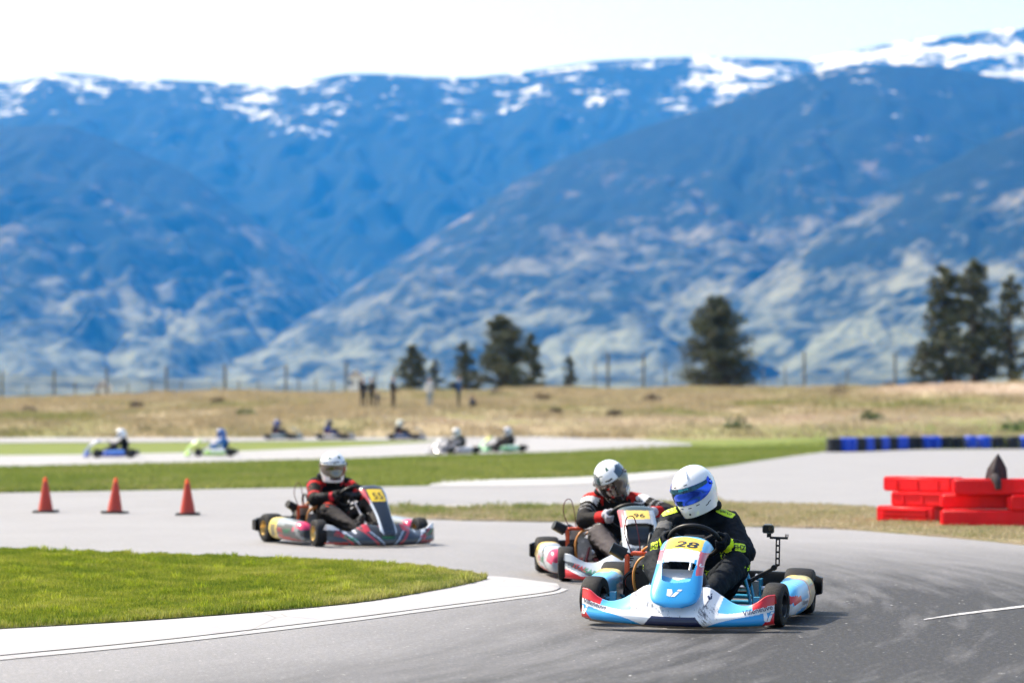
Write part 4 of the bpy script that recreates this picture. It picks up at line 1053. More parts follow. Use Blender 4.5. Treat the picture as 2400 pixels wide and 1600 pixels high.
def bumper96(P_, N_):
    x, y, z = P_.T; a = np.abs(x); C = np.tile(np.array((0.36, .40, .46)), (len(x), 1))
    setc(C, (z < .10) & stripes(a, z, -5.0, 3.3, .10, .16), (0.55, .02, .03))
    setc(C, (z < .16) & stripes(a, z, -6.0, 3.3, .62, .10), (0.05, .06, .08))
    setc(C, stripes(a, z, -6.0, 3.3, .36, .05), (0.75, .75, .78))
    setc(C, (z < .055) & (a > .36), RED); setc(C, (a < .16) & (z < .12), DKGREY)
    return C
def nassau96(P_, N_):
    x, y, z = P_.T; a = np.abs(x); C = np.tile(np.array(SILVER), (len(x), 1))
    setc(C, (a > .082 + .05 * (z - .3)), (0.40, .42, .46)); setc(C, (x < -.100) & (z > .32), (0.45, .04, .06))
    setc(C, (z > .462) & (z < .520) & (a < .086), (0.82, .56, .10)); setc(C, (z > .520), (0.03, .05, .05))
    setc(C, (z < .26), DKGREY); setc(C, (a > .10) & (z < .40), (0.30, .34, .40))
    return C
def duct96(P_, N_): return np.tile(np.array((.012, .013, .016)), (len(P_), 1))
def pod96(P_, N_):
    x, y, z = P_.T; a = np.abs(x); C = np.tile(np.array((0.40, .42, .46)), (len(x), 1))
    setc(C, (y > .18), (0.80, .52, .03)); setc(C, (y > .215) & (y < .30) & (a > .55) & (z > .08) & (z < .19), (0.10, .085, .03))
    setc(C, (y < .18) & (z > .175), (0.42, .43, .46)); setc(C, (y < .17) & (z < .075 + .10 * y), RED); setc(C, (y < -.22) & (z > .12), (0.55, .03, .10))
    setc(C, (y < .15) & stripes(y, z, -3, 3.0, .2, .10), (0.10, .11, .13))
    return C
def bumper55(P_, N_):
    x, y, z = P_.T; a = np.abs(x); C = np.tile(np.array((0.022, .028, .042)), (len(x), 1))
    setc(C, stripes(a, z, -4.2, 4.2, .15, .055), (0.35, .02, .03)); setc(C, stripes(a, z, -4.2, 4.2, .40, .035), (0.36, .42, .52))
    setc(C, (z > .165) & (a > .44), (0.62, .62, .66)); setc(C, (z > .13) & (a > .30) & (a < .44) & stripes(a, z, -2, 9, .1, .2), (0.45, .48, .55))
    setc(C, (z < .052) & (a > .40), (0.30, .02, .02)); setc(C, (z > .15) & (a > .17) & (a < .23), (0.50, .02, .04))
    return C
def nassau55(P_, N_):
    x, y, z = P_.T; a = np.abs(x); C = np.tile(np.array((0.018, .024, .036)), (len(x), 1))
    w = np.interp(z, [.12, .2, .3, .4, .5, .56], [.06, .066, .066, .078, .10, .10])
    setc(C, a > w, (0.55, .60, .68)); setc(C, (x < -.092) & (z > .40), (0.45, .05, .07)); setc(C, (z > .425) & (z < .535) & (a < .078), (0.82, .54, .02)); setc(C, (z > .535), (0.03, .035, .045))
    return C
def pod55(P_, N_):
    x, y, z = P_.T; a = np.abs(x); C = np.tile(np.array((0.055, .062, .070)), (len(x), 1))
    setc(C, (y > .17), (0.62, .46, .05)); setc(C, (y > .20) & (y < .30) & (a > .55) & (z > .075) & (z < .18), (0.14, .12, .05))
    setc(C, (y < .17) & (z > .19), (0.22, .25, .28)); setc(C, (y < .15) & (z < .072 + .12 * (y + .1)), (0.42, .02, .03)); setc(C, (y < -.17) & (z > .15), (0.60, .02, .10))
    setc(C, (y < .15) & stripes(y, z, -2, 2.2, .3, .08), (0.20, .22, .24))
    return C
def plain(c1, c2, zsplit=.12, c3=None):
    def fn(P_, N_):
        x, y, z = P_.T; C = np.tile(np.array(c1), (len(x), 1)); setc(C, z > zsplit, c2)
        if c3 is not None: setc(C, stripes(np.abs(x) + .4 * np.abs(y), z, -3, 4, .2, .10), c3)
        return C
    return fn
# ================================================================ DRIVERS
m_suit = mat('race_suit_cloth', attr=True, rough=0.74, spec=0.14, vary=0.22, scale=16, bump=0.55, bscale=26, aniso=(1, 1, .55))
m_glove = mat('glove_fabric', attr=True, rough=0.75, spec=0.15, vary=0.2, scale=60, bump=0.3, bscale=90)
m_boot = mat('boot_leather', (0.015, 0.015, 0.017), 0.5, vary=0.2)
m_helmet = mat('helmet_shell', attr=True, rough=0.16, coat=0.9, vary=0.02, scale=8)
m_lining = mat('helmet_lining', (0.012, 0.012, 0.013), 0.9)
m_collar = mat('neck_collar_foam', (0.006, 0.007, 0.009), 0.75, spec=0.15, vary=0.2, scale=40, bump=0.2)
m_visor_blue = mat('blue_mirror_visor', (0.006, 0.075, 0.66), 0.05, metal=0.95, coat=0.6, vary=0.0)
m_visor_smoke = mat('smoke_mirror_visor', (0.16, 0.135, 0.115), 0.06, metal=0.9, coat=0.6, vary=0.0)
m_visor_strip = mat('visor_strip', (0.010, 0.075, 0.13), 0.3, metal=0.2, vary=0.7, scale=55)
m_vent = mat('vent_slot', (0.01, 0.01, 0.012), 0.6)

def remeshed(g, voxel, smooth, name):
    me = g.mesh(name); ob = bpy.data.objects.new('r', me); COL.objects.link(ob)
    r = ob.modifiers.new('r', 'REMESH'); r.mode = 'VOXEL'; r.voxel_size = voxel; r.use_smooth_shade = True
    if smooth: s = ob.modifiers.new('s', 'SMOOTH'); s.iterations = smooth; s.factor = 0.5
    return evaluated(ob)

def nearest_segment(P_, segs):
    """index of the nearest bone and the place along it for every point"""
    best = np.full(len(P_), 1e9); bi = np.zeros(len(P_), int); bt = np.zeros(len(P_))
    for i, (a, b, ra, rb) in enumerate(segs):
        a = np.array(a); b = np.array(b); d = b - a; t = np.clip(((P_ - a) @ d) / max(d @ d, 1e-9), 0, 1)
        ds = np.linalg.norm(P_ - (a + t[:, None] * d), axis=1) / (ra + (rb - ra) * t)
        k = ds < best; best[k] = ds[k]; bi[k] = i; bt[k] = t[k]
    return bi, bt

def wrinkle(me, amp, seed=0):
    n = len(me.vertices); c = np.zeros(n * 3, np.float32); nn = np.zeros(n * 3, np.float32)
    me.vertices.foreach_get('co', c); me.vertices.foreach_get('normal', nn); c = c.reshape(-1, 3); nn = nn.reshape(-1, 3)
    d = vnoise(c[:, 0] + .5 * c[:, 1], c[:, 2] * .8 + .3 * c[:, 0], .045, seed) * .6 + np.abs(vnoise(c[:, 1] * .6 + c[:, 0] * .4, c[:, 2], .028, seed + 3)) * .7
    c = c + nn * (d * amp)[:, None]; me.vertices.foreach_set('co', c.astype(np.float32).ravel()); me.update()

def helm_pt(az, z, off=0.0):
    az_c, az_s = math.cos(az), math.sin(az)
    if z >= 0: ce = max(0.0, 1 - (z / .150) ** 2.15) ** (1 / 2.15)
    else: ce = max(0.0, 1 - (-z / .235) ** 2.3) ** (1 / 2.3)
    x = .129 * ce * az_s; y = -(.152 if az_c > 0 else .162) * ce * math.copysign(abs(az_c) ** .92, az_c)
    if z < 0:
        k = min(1, -z / .10); k = k * k * (3 - 2 * k)
        if az_c > 0: y -= .026 * k * az_c ** 2
        else: y += .030 * k * (-az_c)
        x *= 1 - .10 * k
    p = Vector((x, y, z)); n = Vector((x / .129 ** 2, y / .155 ** 2, z / (.15 if z >= 0 else .3) ** 2)).normalized()
    return p + n * off

def helmet(parent, M, sp, hi):
    h = empty('helmet'); h.parent = parent; h.matrix_local = M
    n = 96 if hi == 2 else (72 if hi else 20); zs = list(np.linspace(-.135, 0, n // 4)) + [.150 * math.sin(t) for t in np.linspace(0.06, math.pi / 2 - .012, n // 3)]
    g = G(); g.v = [helm_pt(2 * math.pi * i / n, z) for z in zs for i in range(n)]; m_ = len(zs)
    g.f = [(j * n + i, j * n + (i + 1) % n, (j + 1) * n + (i + 1) % n, (j + 1) * n + i) for j in range(m_ - 1) for i in range(n)] + [tuple((m_ - 1) * n + i for i in range(n))]
    # rolled lower rim closing to the lining
    o = len(g.v)
    for i in range(n): g.v.append(helm_pt(2 * math.pi * i / n, -.132, -.016))
    g.f += [(i, o + i, o + (i + 1) % n, (i + 1) % n) for i in range(n)]
    me = g.mesh('shell'); hb = bvh_of(me); paint(me, sp['shell']); shade(me, 60); link_mesh('shell', me, m_helmet, h)
    G().ell((0, .005, -.055), (.105, .125, .085), 20, 10).build('lining', m_lining, h, 180)
    # visor
    zt0, zb0 = sp.get('visor_z', (.050, -.052)); A = R(84)
    def visor(a, b_, off=.0045):
        az = (a * 2 - 1) * A; t = abs(a * 2 - 1)
        zt = zt0 + .004 * t + (.012 * max(0, (t - .85) / .15)); zb = zb0 + .062 * t ** 3.0
        return helm_pt(az, zb + (zt - zb) * b_, off)
    me = G().grid(visor, 60 if hi else 14, 20 if hi else 5).mesh('visor'); vb = bvh_of(me); me = solid(me, -.003); shade(me, 60); vo = link_mesh('visor', me, sp['visor'], h)
    if hi:
        if sp.get('strip'):
            st = G().grid(lambda a, b_: visor(.08 + a * .84, .72 + .27 * b_, .0090), 50, 6); me = st.mesh('sun_strip'); shade(me, 180); link_mesh('sun_strip', me, m_visor_strip, vo)
        for s in (-1, 1):
            p = helm_pt(s * R(80), .028, .006); q_ = helm_pt(s * R(80), .028, .016); G().cyl(p, q_, .013, .011, 16).build('visor_pivot', sp['visor'], h)
            for dz in (-.012, .016):
                p = helm_pt(s * R(84), .028 + dz, .006); q_ = helm_pt(s * R(84), .028 + dz, .011); G().cyl(p, q_, .0042, n=8).build('visor_screw', m_vent, h)
        for az, z, tl in ((-30, .063, .02), (8, .066, .02), (-22, -.070, .0), (6, -.072, 0), (30, -.068, .006), (58, -.088, .03), (66, -.078, .03)):
            a0 = R(az); g = G().tube([helm_pt(a0 + R(d), z + tl * d / 60, .001) for d in (-5, -2, 2, 5)], .0026, 6); g.build('vent', m_vent, h, 180)
        if sp.get('plain_chin', True):
            p = helm_pt(0, -.110, .0); G().cyl(p + Vector((0, .003, 0)), p + Vector((0, -.003, 0)), .006, n=12).build('chin_port', m_vent, h)
        # crown fin
        if sp.get('fin'):
            G().loft([[helm_pt(R(18) + w * .5, z, o_) for w, o_ in ((-.08 * k, .0), (0, .012 * k + .001), (.08 * k, .0))] for z, k in ((.085, .1), (.105, .8), (.122, 1.0), (.136, .6))]).build('crown_fin', m_print_white, h)
    return h, hb, vb

def driver(sp):
    hi = sp['detail']; vox = .0095 if hi == 2 else (.012 if hi == 1 else .028)
    lx, hd = sp['lean'], Vector(sp['head'])
    sh = Vector((lx * .75, .30, .555)); pel = Vector((0, .27, .165)); belly = Vector((lx * .25, .315, .29)); chest = Vector((lx * .55, .325, .435))
    hl, hr = Vector(sp.get('hand_l', (.152, -.115, .462))), Vector(sp.get('hand_r', (-.152, -.115, .462)))
    el, er = Vector(sp.get('elbow_l', (.325, .06, .40))), Vector(sp.get('elbow_r', (-.315, .06, .40)))
    wl = el.lerp(hl, .80); wr = er.lerp(hr, .80)
    sl = sh + Vector((.175, 0, 0)) + Vector(sp.get('sh_l', (0, 0, 0))); sr = sh + Vector((-.175, 0, 0)) + Vector(sp.get('sh_r', (0, 0, 0)))
    kl, kr = Vector(sp.get('knee_l', (.245, -.085, .315))), Vector(sp.get('knee_r', (-.235, -.085, .315)))
    al, ar = Vector((.115, -.455, .150)), Vector((-.115, -.455, .150))
    hipl, hipr = Vector((.105, .20, .155)), Vector((-.105, .20, .155))
    neck = sh + Vector((lx * .10, -.02, .06))
    f = sp.get('bulk', 1.0)
    segs = [(pel, belly, .165 * f, .155 * f), (belly, chest, .155 * f, .165 * f), (chest, sh, .16 * f, .11 * f), (neck, hd - Vector((0, -.03, .06)), .07, .07),
            (sl, el, .076 * f, .064 * f), (el, wl, .062 * f, .044 * f), (sr, er, .076 * f, .064 * f), (er, wr, .062 * f, .044 * f),
            (hipl, kl, .108 * f, .086 * f), (kl, al, .082 * f, .054 * f), (hipr, kr, .108 * f, .086 * f), (kr, ar, .082 * f, .054 * f)]
    g = G()
    g.ell(pel, (.185 * f, .145 * f, .12)); g.ell(belly, (.170 * f, .125 * f, .15)); g.ell(chest, (.190 * f, .130 * f, .165)); g.capsule(sl + Vector((-.03, 0, .005)), sr + Vector((.03, 0, .005)), .078 * f, .078 * f)
    g.capsule(chest, sh + Vector((0, 0, -.01)), .13, .10)
    for a, b_, ra, rb in segs[3:]: g.capsule(a, b_, ra, rb)
    me = remeshed(g, vox, 8 if hi else 2, 'person')
    if hi: wrinkle(me, .0085, sp.get('seed', 0))
    sgn = [(np.array(a), np.array(b_), ra, rb) for a, b_, ra, rb in segs]
    def pf(P_, N_):
        bi, bt = nearest_segment(P_, sgn); return sp['suit'](P_, N_, bi, bt)
    paint(me, pf); shade(me, 180)
    body = link_mesh('person', me, m_suit); body.location = sp['loc']; body.rotation_euler = (0, sp.get('roll', 0), sp['theta'])
    tag(body, sp['label'], 'person', sp.get('group'))
    # boots
    for s, a in ((1, al), (-1, ar)):
        g = G().capsule(a + Vector((0, .01, .02)), a + Vector((0, -.035, -.055)), .046, .036).capsule(a + Vector((0, -.045, -.055)), a + Vector((-.01 * s, -.095, .085)), .034, .040).capsule(a + Vector((-.01 * s, -.09, .06)), a + Vector((-.012 * s, -.12, .125)), .040, .030)
        me = remeshed(g, .008 if hi else .02, 3, 'boot'); shade(me, 180); link_mesh('boot', me, m_boot, body)
    # gloved hands closed on the wheel rim
    swn = Vector((0, .66, .75)).normalized(); swc = Vector((0, -.125, .455))
    for hand, wr_, el_ in ((hl, wl, el), (hr, wr, er)):
        r = (hand - swc); r -= swn * r.dot(swn); r.normalize(); c = swc + r * .150; t = swn.cross(r)
        if t.z < 0: t = -t
        g = G()
        if hi:
            palm = c + r * .030 + swn * .026
            g.ell(palm, (.030, .036, .042)); g.capsule(wr_, palm + r * .004, .040, .032)
            for k in range(4):
                o_ = t * (.033 - .021 * k); ln = (.92, 1.0, .96, .82)[k]
                k0 = c + o_ + r * .036 + swn * .012; k1 = c + o_ + r * (.030 * ln) - swn * .022; k2 = c + o_ + r * .004 - swn * (.030 * ln); k3 = c + o_ - r * .020 * ln - swn * .016
                g.capsule(palm + o_ * .8, k0, .013, .0115); g.capsule(k0, k1, .0115, .0105); g.capsule(k1, k2, .0105, .0098); g.capsule(k2, k3, .0098, .0085)
            th0 = palm + t * .034 - r * .006; th1 = c + t * .058 + swn * .026 - r * .004; th2 = c + t * .066 + swn * .012 - r * .026
            g.capsule(palm, th0, .018, .0145); g.capsule(th0, th1, .0140, .0120); g.capsule(th1, th2, .0115, .0095)
            me = remeshed(g, .0042, 3, 'glove')
        else:
            g.ell(c + r * .012, (.042, .042, .045)); g.capsule(wr_, c + r * .03, .04, .036); me = remeshed(g, .02, 1, 'glove')
        wa = np.array(wr_); pa = np.array(c)
        paint(me, lambda P_, N_: sp['glove'](P_, N_, np.clip(((P_ - wa) @ (pa - wa)) / ((pa - wa) @ (pa - wa)), -.3, 1.5))); shade(me, 180); link_mesh('glove', me, m_glove, body)
    # neck collar
    if hi:
        M = Matrix.Translation(neck + Vector((lx * .05, -.01, .035))) @ Euler((R(-12), R(sp.get('collar', 0)), 0)).to_matrix().to_4x4()
        g = G().tube([M @ Vector((.108 * math.cos(t), .112 * math.sin(t), .012 * math.sin(t))) for t in np.linspace(0, 2 * math.pi, 28, endpoint=False)], .034, 12, closed=True)
        g.build('neck_collar', m_collar, body, 180)
    hM = Matrix.Translation(hd) @ Euler(tuple(R(a) for a in sp['head_rot']), 'XYZ').to_matrix().to_4x4()
    h, hb, vb = helmet(body, hM, sp, hi)
    return dict(body=body, helmet=h, hb=hb, vb=vb)

# ---------------------------------------------------------------- suit, glove and shell colours
NEON = (0.62, 0.80, 0.02); INK = (0.0045, 0.0075, 0.0125)
def suit28(P_, N_, bi, bt):
    C = np.tile(np.array(INK), (len(P_), 1)); x, y, z = P_.T
    for b_ in (4, 6):
        up = (bi == b_) & (N_[:, 2] > .35)
        C[(bi == 6) & up & (bt > .30) & (bt < .55)] = (.10, .10, .105)
    for b_ in (5, 7):
        C[(bi == b_) & (bt > .86)] = NEON
    for b_ in (8, 10):
        s = 1 if b_ == 8 else -1
        C[(bi == b_) & (s * N_[:, 0] > .55) & (np.abs(N_[:, 2] + .15) < .05)] = NEON
        C[(bi == b_ + 1) & (s * N_[:, 0] > .55) & (np.abs(N_[:, 1] - .25) < .10)] = NEON
    C[((bi == 0) | (bi == 1)) & (np.abs(N_[:, 1] + .45) < .07) & (x > 0)] = NEON
    return C
def suit96(P_, N_, bi, bt):
    C = np.tile(np.array((.010, .009, .010)), (len(P_), 1)); x, y, z = P_.T
    for b_ in (4, 6):
        k = bi == b_; C[k & (bt > .10) & (bt < .36) & (N_[:, 2] > .25)] = (.66, .66, .68); C[k & (bt < .10)] = (.40, .02, .015); C[k & (bt > .50) & (bt < .55)] = (.22, .22, .23); C[k & (bt > .66) & (bt < .70)] = (.20, .20, .21)
    for b_ in (5, 7):
        k = bi == b_; C[k & (bt > .70)] = (.42, .010, .010)
    for b_ in (8, 10): C[(bi == b_) & (N_[:, 2] > .1)] = (.075, .065, .068); C[(bi == b_) & (N_[:, 2] > .95)] = (.45, .47, .45)
    for b_ in (9, 11): C[(bi == b_) & (N_[:, 2] > -.2)] = (.070, .060, .063)
    C[(bi == 2) & (N_[:, 1] < -.3) & (np.abs(np.abs(x + .07) - .11) < .02)] = (.42, .02, .015)
    return C
def suit55(P_, N_, bi, bt):
    C = np.tile(np.array((.006, .0055, .006)), (len(P_), 1)); x, y, z = P_.T
    for b_ in (4, 6):
        k = (bi == b_) & (N_[:, 1] < .3); C[k & (bt > .10) & (bt < .24) & (N_[:, 2] > .05)] = (.50, .02, .02); C[k & (bt > .42) & (bt < .54) & (N_[:, 2] > -.2) & (N_[:, 2] < .5)] = (.50, .02, .02); C[k & (bt > .75) & (bt < .86)] = (.42, .02, .02)
    for b_ in (5, 7): C[(bi == b_) & (bt > .15) & (bt < .6) & (N_[:, 2] > .25)] = (.045, .043, .043); C[(bi == b_) & (bt > .86)] = (.45, .02, .03)
    for b_ in (8, 10): C[(bi == b_) & (N_[:, 2] > .80)] = (.60, .04, .02); C[(bi == b_) & (np.abs(N_[:, 2] - .35) < .3)] = (.045, .040, .039)
    for b_ in (9, 11): C[(bi == b_) & (N_[:, 2] > .2)] = (.040, .035, .035)
    C[(bi == 2) & (N_[:, 1] < 0) & (np.abs(np.abs(x + .05) - .10) < .018)] = (.45, .02, .02)
    return C
def suit_plain(c, c2=None):
    def fn(P_, N_, bi, bt):
        C = np.tile(np.array(c), (len(P_), 1))
        if c2 is not None: C[(bi == 5) | (bi == 7) | (bi == 9) | (bi == 11)] = c2
        return C
    return fn
def glove_two(c, cuff, t0=.28):
    def fn(P_, N_, t):
        C = np.tile(np.array(c), (len(P_), 1)); C[t < t0] = cuff; return C
    return fn
def shell_plain(c):
    def fn(P_, N_): return np.tile(np.array(c), (len(P_), 1))
    return fn
def shell28(P_, N_):
    C = np.tile(np.array((.80, .80, .82)), (len(P_), 1)); return C
def shell96(P_, N_):
    x, y, z = P_.T; C = np.tile(np.array((.78, .78, .80)), (len(P_), 1))
    az = np.degrees(np.arctan2(x, -y)); a = np.abs(az)
    C[(a > 30) & (a < 108) & (z > .020) & (z < .118 - .0007 * np.abs(a - 62))] = (.035, .065, .10)
    C[(np.abs(az - 12) < 7) & (z > .118) & (z < .138)] = (.01, .06, .03); C[(np.abs(az + 28) < 9) & (z > .095) & (z < .108)] = (.02, .05, .04)
    C[(z < -.06) & (a < 40)] = (.02, .02, .022)
    C[(z > .060) & (z < .066) & (a < 14)] = (.02, .02, .03)
    return C
def shell55(P_, N_):
    x, y, z = P_.T; C = np.tile(np.array((.78, .78, .80)), (len(P_), 1)); az = np.degrees(np.arctan2(x, -y)); a = np.abs(az)
    C[(np.abs(az - 24) < 7) & (z > .092) & (z < .116)] = (.01, .07, .03); C[(np.abs(az + 28) < 9) & (z > .088) & (z < .104)] = (.01, .07, .03)
    C[(a < 20) & (z > .055) & (z < .063)] = (.03, .04, .06); C[(a > 30) & (a < 95) & (z > .048) & (z < .066)] = (.05, .09, .16)
    C[(z < -.062) & (a < 22) & (z > -.11)] = (.02, .02, .022)
    return C
# ================================================================ THE THREE KARTS IN THE BEND
def origin_from(contact, side_x, axle_y, theta):
    """kart origin from a wheel's ground contact seen in the photograph"""
    p = gp(*contact); c, s = math.cos(theta), math.sin(theta); lx_, ly_ = side_x, axle_y
    return Vector((p.x - (c * lx_ - s * ly_), p.y - (s * lx_ + c * ly_), 0.006))

th28, th96, th55 = R(-12), R(4.4), R(28.5)
o28 = origin_from((1817, 1471), .53, -.52, th28); o28.z = .006 + .012; roll28 = R(1.3)
o96 = origin_from((1326, 1362), -.53, -.52, th96); o55 = origin_from((747, 1281.5), -.53, -.52, th55)

k28 = kart(dict(id='blue', open_duct=True, loc=o28, theta=th28, roll=roll28, detail=2, bumper='wide', nassau='wide', hole=(.37, .585, .36, .56), frame=(0.03, 0.30, 0.50), rim=m_black_metal, steer=R(-9),
    paint_bumper=bumper28, paint_nassau=nassau28, paint_duct=duct28, paint_pod=pod28, label='blue and white racing kart with number 28 leading the bend, nearest the camera'))
k96 = kart(dict(id='silver', loc=o96, theta=th96, detail=1, bumper='angular', nassau='boxy', hole=(.33, .60, .56, .62), frame=(0.25, 0.03, 0.03), rim=m_black_metal, steer=R(-7),
    paint_bumper=bumper96, paint_nassau=nassau96, paint_duct=duct96, paint_pod=pod96, label='silver and red racing kart with number 96 close behind the blue kart'))
k55 = kart(dict(id='black', loc=o55, theta=th55, detail=1, bumper='angular', nassau='tall', frame=(0.03, 0.03, 0.035), rim=m_gold, steer=R(-6),
    paint_bumper=bumper55, paint_nassau=nassau55, paint_pod=pod55, label='black and red racing kart with number 55 entering the bend behind the cones'))

# lettering
def front(px, z): return (px, -1.0, z)
X, Z = (1, 0, 0), (0, 0, 1)
VIL = text_shape('Villeneuve', .012); VILS = text_shape('Villeneuve', 0.02)
b, p = k28['bumper'], k28['panel']
decal('lettering', VIL, k28['bb'], front(-.468, .120), X, Z, m_print_navy, b, .026, rot=R(-14))
decal('lettering', VIL, k28['bb'], front(.462, .120), X, Z, m_print_navy, b, .028, rot=R(14))
decal('lettering', VILS, k28['bb'], front(-.222, .135), X, Z, m_print_navy, b, .010, rot=R(-72))
decal('lettering', VILS, k28['bb'], front(.178, .150), X, Z, m_print_navy, b, .013, rot=R(62))
decal('emblem', V_MARK, k28['bb'], front(-.228, .185), X, Z, m_print_navy, b, .026)
decal('emblem', V_MARK, k28['bb'], front(.196, .185), X, Z, m_print_navy, b, .026, rot=R(35))
decal('emblem', V_MARK, k28['bb'], front(-.532, .085), X, Z, m_print_white, b, .046, .05)
decal('emblem', V_MARK, k28['bb'], front(.524, .083), X, Z, m_print_white, b, .048, .052, rot=R(8))
UPN = Vector((0, .55, .83)); UPL = Vector((0, .25, .97))
decal('emblem', V_MARK, k28['nb'], (0.0, -.99, .215), X, UPL, m_print_white, p, .075, .046)
decal('race_number', text_shape('28', .030, .1), k28['nb'], (.020, -.62, .470), X, UPN, m_print_dark, p, .098, .066, rot=R(-4))
decal('emblem', V_MARK, k28['nb'], (.126, -.79, .372), X, UPN, m_print_white, p, .020, .028, rot=R(-12))
if k28['db']: decal('lettering', VIL, k28['db'], (.0, -.90, .262), X, UPL, m_print_navy, p, .018, rot=R(10))
decal('lettering', VIL, k28['pods'][1], (.66, -.08, .118), (0, 1, 0), Z, m_print_navy, k28['pods'][(1, 'o')], .034, .03)
swu = Vector((0, .66, .75)); 
ns = text_shape('96', .015)
decal('race_number', ns, k96['nb'], (.006, -.64, .492), X, UPN, m_print_dark, k96['panel'], .064, .050)
decal('race_number', text_shape('55', .012), k55['nb'], (.004, -.70, .480), X, UPN, m_print_dark, k55['panel'], .078, .085)
for kk, s in ((k96, -1), (k96, 1), (k55, -1), (k55, 1)):
    rt = R(-20) * -s
    decal('lettering', text_shape('ITAL', .02, .2), kk['bb'], front(s * .425 - .035, .105 + (.012 if s < 0 else -.012)), X, Z, m_print_red, kk['bumper'], .034, rot=rt)
    decal('lettering', text_shape('KART', .02, .2), kk['bb'], front(s * .425 + .05, .105 - (.020 if s < 0 else -.020)), X, Z, m_print_green, kk['bumper'], .034, rot=rt)
for kk in (k96, k55):
    decal('lettering', text_shape('ITAL', .02, .2), kk['pods'][-1], (-.66, .08, .135), (0, -1, 0), Z, m_print_red, kk['pods'][(-1, 'o')], .042)
    decal('lettering', text_shape('KART', .02, .2), kk['pods'][-1], (-.66, -.06, .130), (0, -1, 0), Z, m_print_green, kk['pods'][(-1, 'o')], .042)
    decal('lettering', text_shape('ITALKART', .02), kk['bb'], front(0, .09), X, Z, m_print_green, kk['bumper'], .022)

d28 = driver(dict(detail=2, loc=o28, theta=th28, roll=roll28, lean=-.035, head=(-.050, .175, .755), head_rot=(16, -14, -17), suit=suit28, glove=glove_two(INK, NEON, .12), shell=shell28,
    visor=m_visor_blue, strip=True, fin=True, elbow_l=(.282, .07, .385), elbow_r=(-.255, .10, .39), bulk=1.0, seed=1, collar=-6,
    label='person in navy suit with neon patches and plain white helmet steering the number 28 kart'))
d96 = driver(dict(detail=1, loc=o96, theta=th96, lean=-.10, head=(-.110, .160, .735), head_rot=(26, -24, -14), suit=suit96, glove=glove_two((.40, .39, .44), (.5, .05, .04), .10), shell=shell96,
    visor=m_visor_smoke, visor_z=(.042, -.075), plain_chin=False, elbow_l=(.345, .08, .47), elbow_r=(-.33, .08, .42), hand_l=(.155, -.115, .50), seed=4, knee_l=(.22, -.11, .355), collar=-8,
    label='person in black white and red suit leaning over in the number 96 kart'))
d55 = driver(dict(detail=1, loc=o55, theta=th55, lean=-.055, head=(-.078, .165, .735), head_rot=(6, -2, -14), suit=suit55, glove=glove_two((.02, .018, .018), (.35, .02, .03), .10), shell=shell55,
    visor=m_visor_smoke, visor_z=(.038, -.080), plain_chin=False, elbow_r=(-.32, .05, .42), seed=7, knee_l=(.20, -.13, .375), elbow_l=(.27, .03, .39),
    label='person in black suit with red patches and white helmet in the number 55 kart'))
# marks on helmets and suit
for d_, txt, z in ((d96, 'HJC', .078), (d55, 'HJC', .074)):
    decal('lettering', text_shape(txt, .03, .2), d_['hb'], (-.004, -.2, z), X, (0, .35, .94), m_print_dark, d_['helmet'], .020)
body_bvh = bvh_of(d28['body'].data)
m_neon = mat('neon_patch', NEON, .6, vary=.08)
def rrect(w, h, r=.3):
    pts = []
    for cx, cy, a0 in ((w - r * h, h - r * h, 0), (-w + r * h, h - r * h, 90), (-w + r * h, -h + r * h, 180), (w - r * h, -h + r * h, 270)):
        pts += [(cx + r * h * math.cos(R(a0 + k * 30)), cy + r * h * math.sin(R(a0 + k * 30))) for k in range(4)]
    return poly_shape([pts], 3)
PATCH = rrect(1.0, .42, .5); BOXP = rrect(.5, .42, .4); SPA = text_shape('sparco', .01, .2)
for ox, rt in ((.135, -20), (-.20, 22)):
    decal('shoulder_patch', PATCH, body_bvh, (ox, .22, .64), X, (0, .62, .78), m_neon, d28['body'], .058, .060, rot=R(rt), lift=.002)
    decal('lettering', SPA, body_bvh, (ox, .22, .64), X, (0, .62, .78), m_print_dark, d28['body'], .020, .030, rot=R(rt), lift=.0032)
for ox, oz, rt in ((.262, .425, 8), (-.262, .425, -8)):
    decal('sleeve_patch', BOXP, body_bvh, (ox, -.05, oz), X, (0, .25, .97), m_neon, d28['body'], .060, .058, rot=R(rt), lift=.002)
    decal('lettering', text_shape('EHZ', .03), body_bvh, (ox, -.05, oz), X, (0, .25, .97), m_print_dark, d28['body'], .024, .026, rot=R(rt), lift=.0032)
decal('lettering', text_shape('sparco', .02), d28['vb'], (0.0, -.2, .040), X, Z, mat('cyan_print', (0.05, 0.45, 0.55), .4), d28['helmet'], .017, lift=.0062)
decal('lettering', text_shape('Villeneuve', .02), bvh_of(k28['sw'].data), k28['swc'] + Vector((0, -.1, .155)), X, Z, mat('blue_print', (0.05, 0.14, 0.32), .4), k28['sw'], .014)

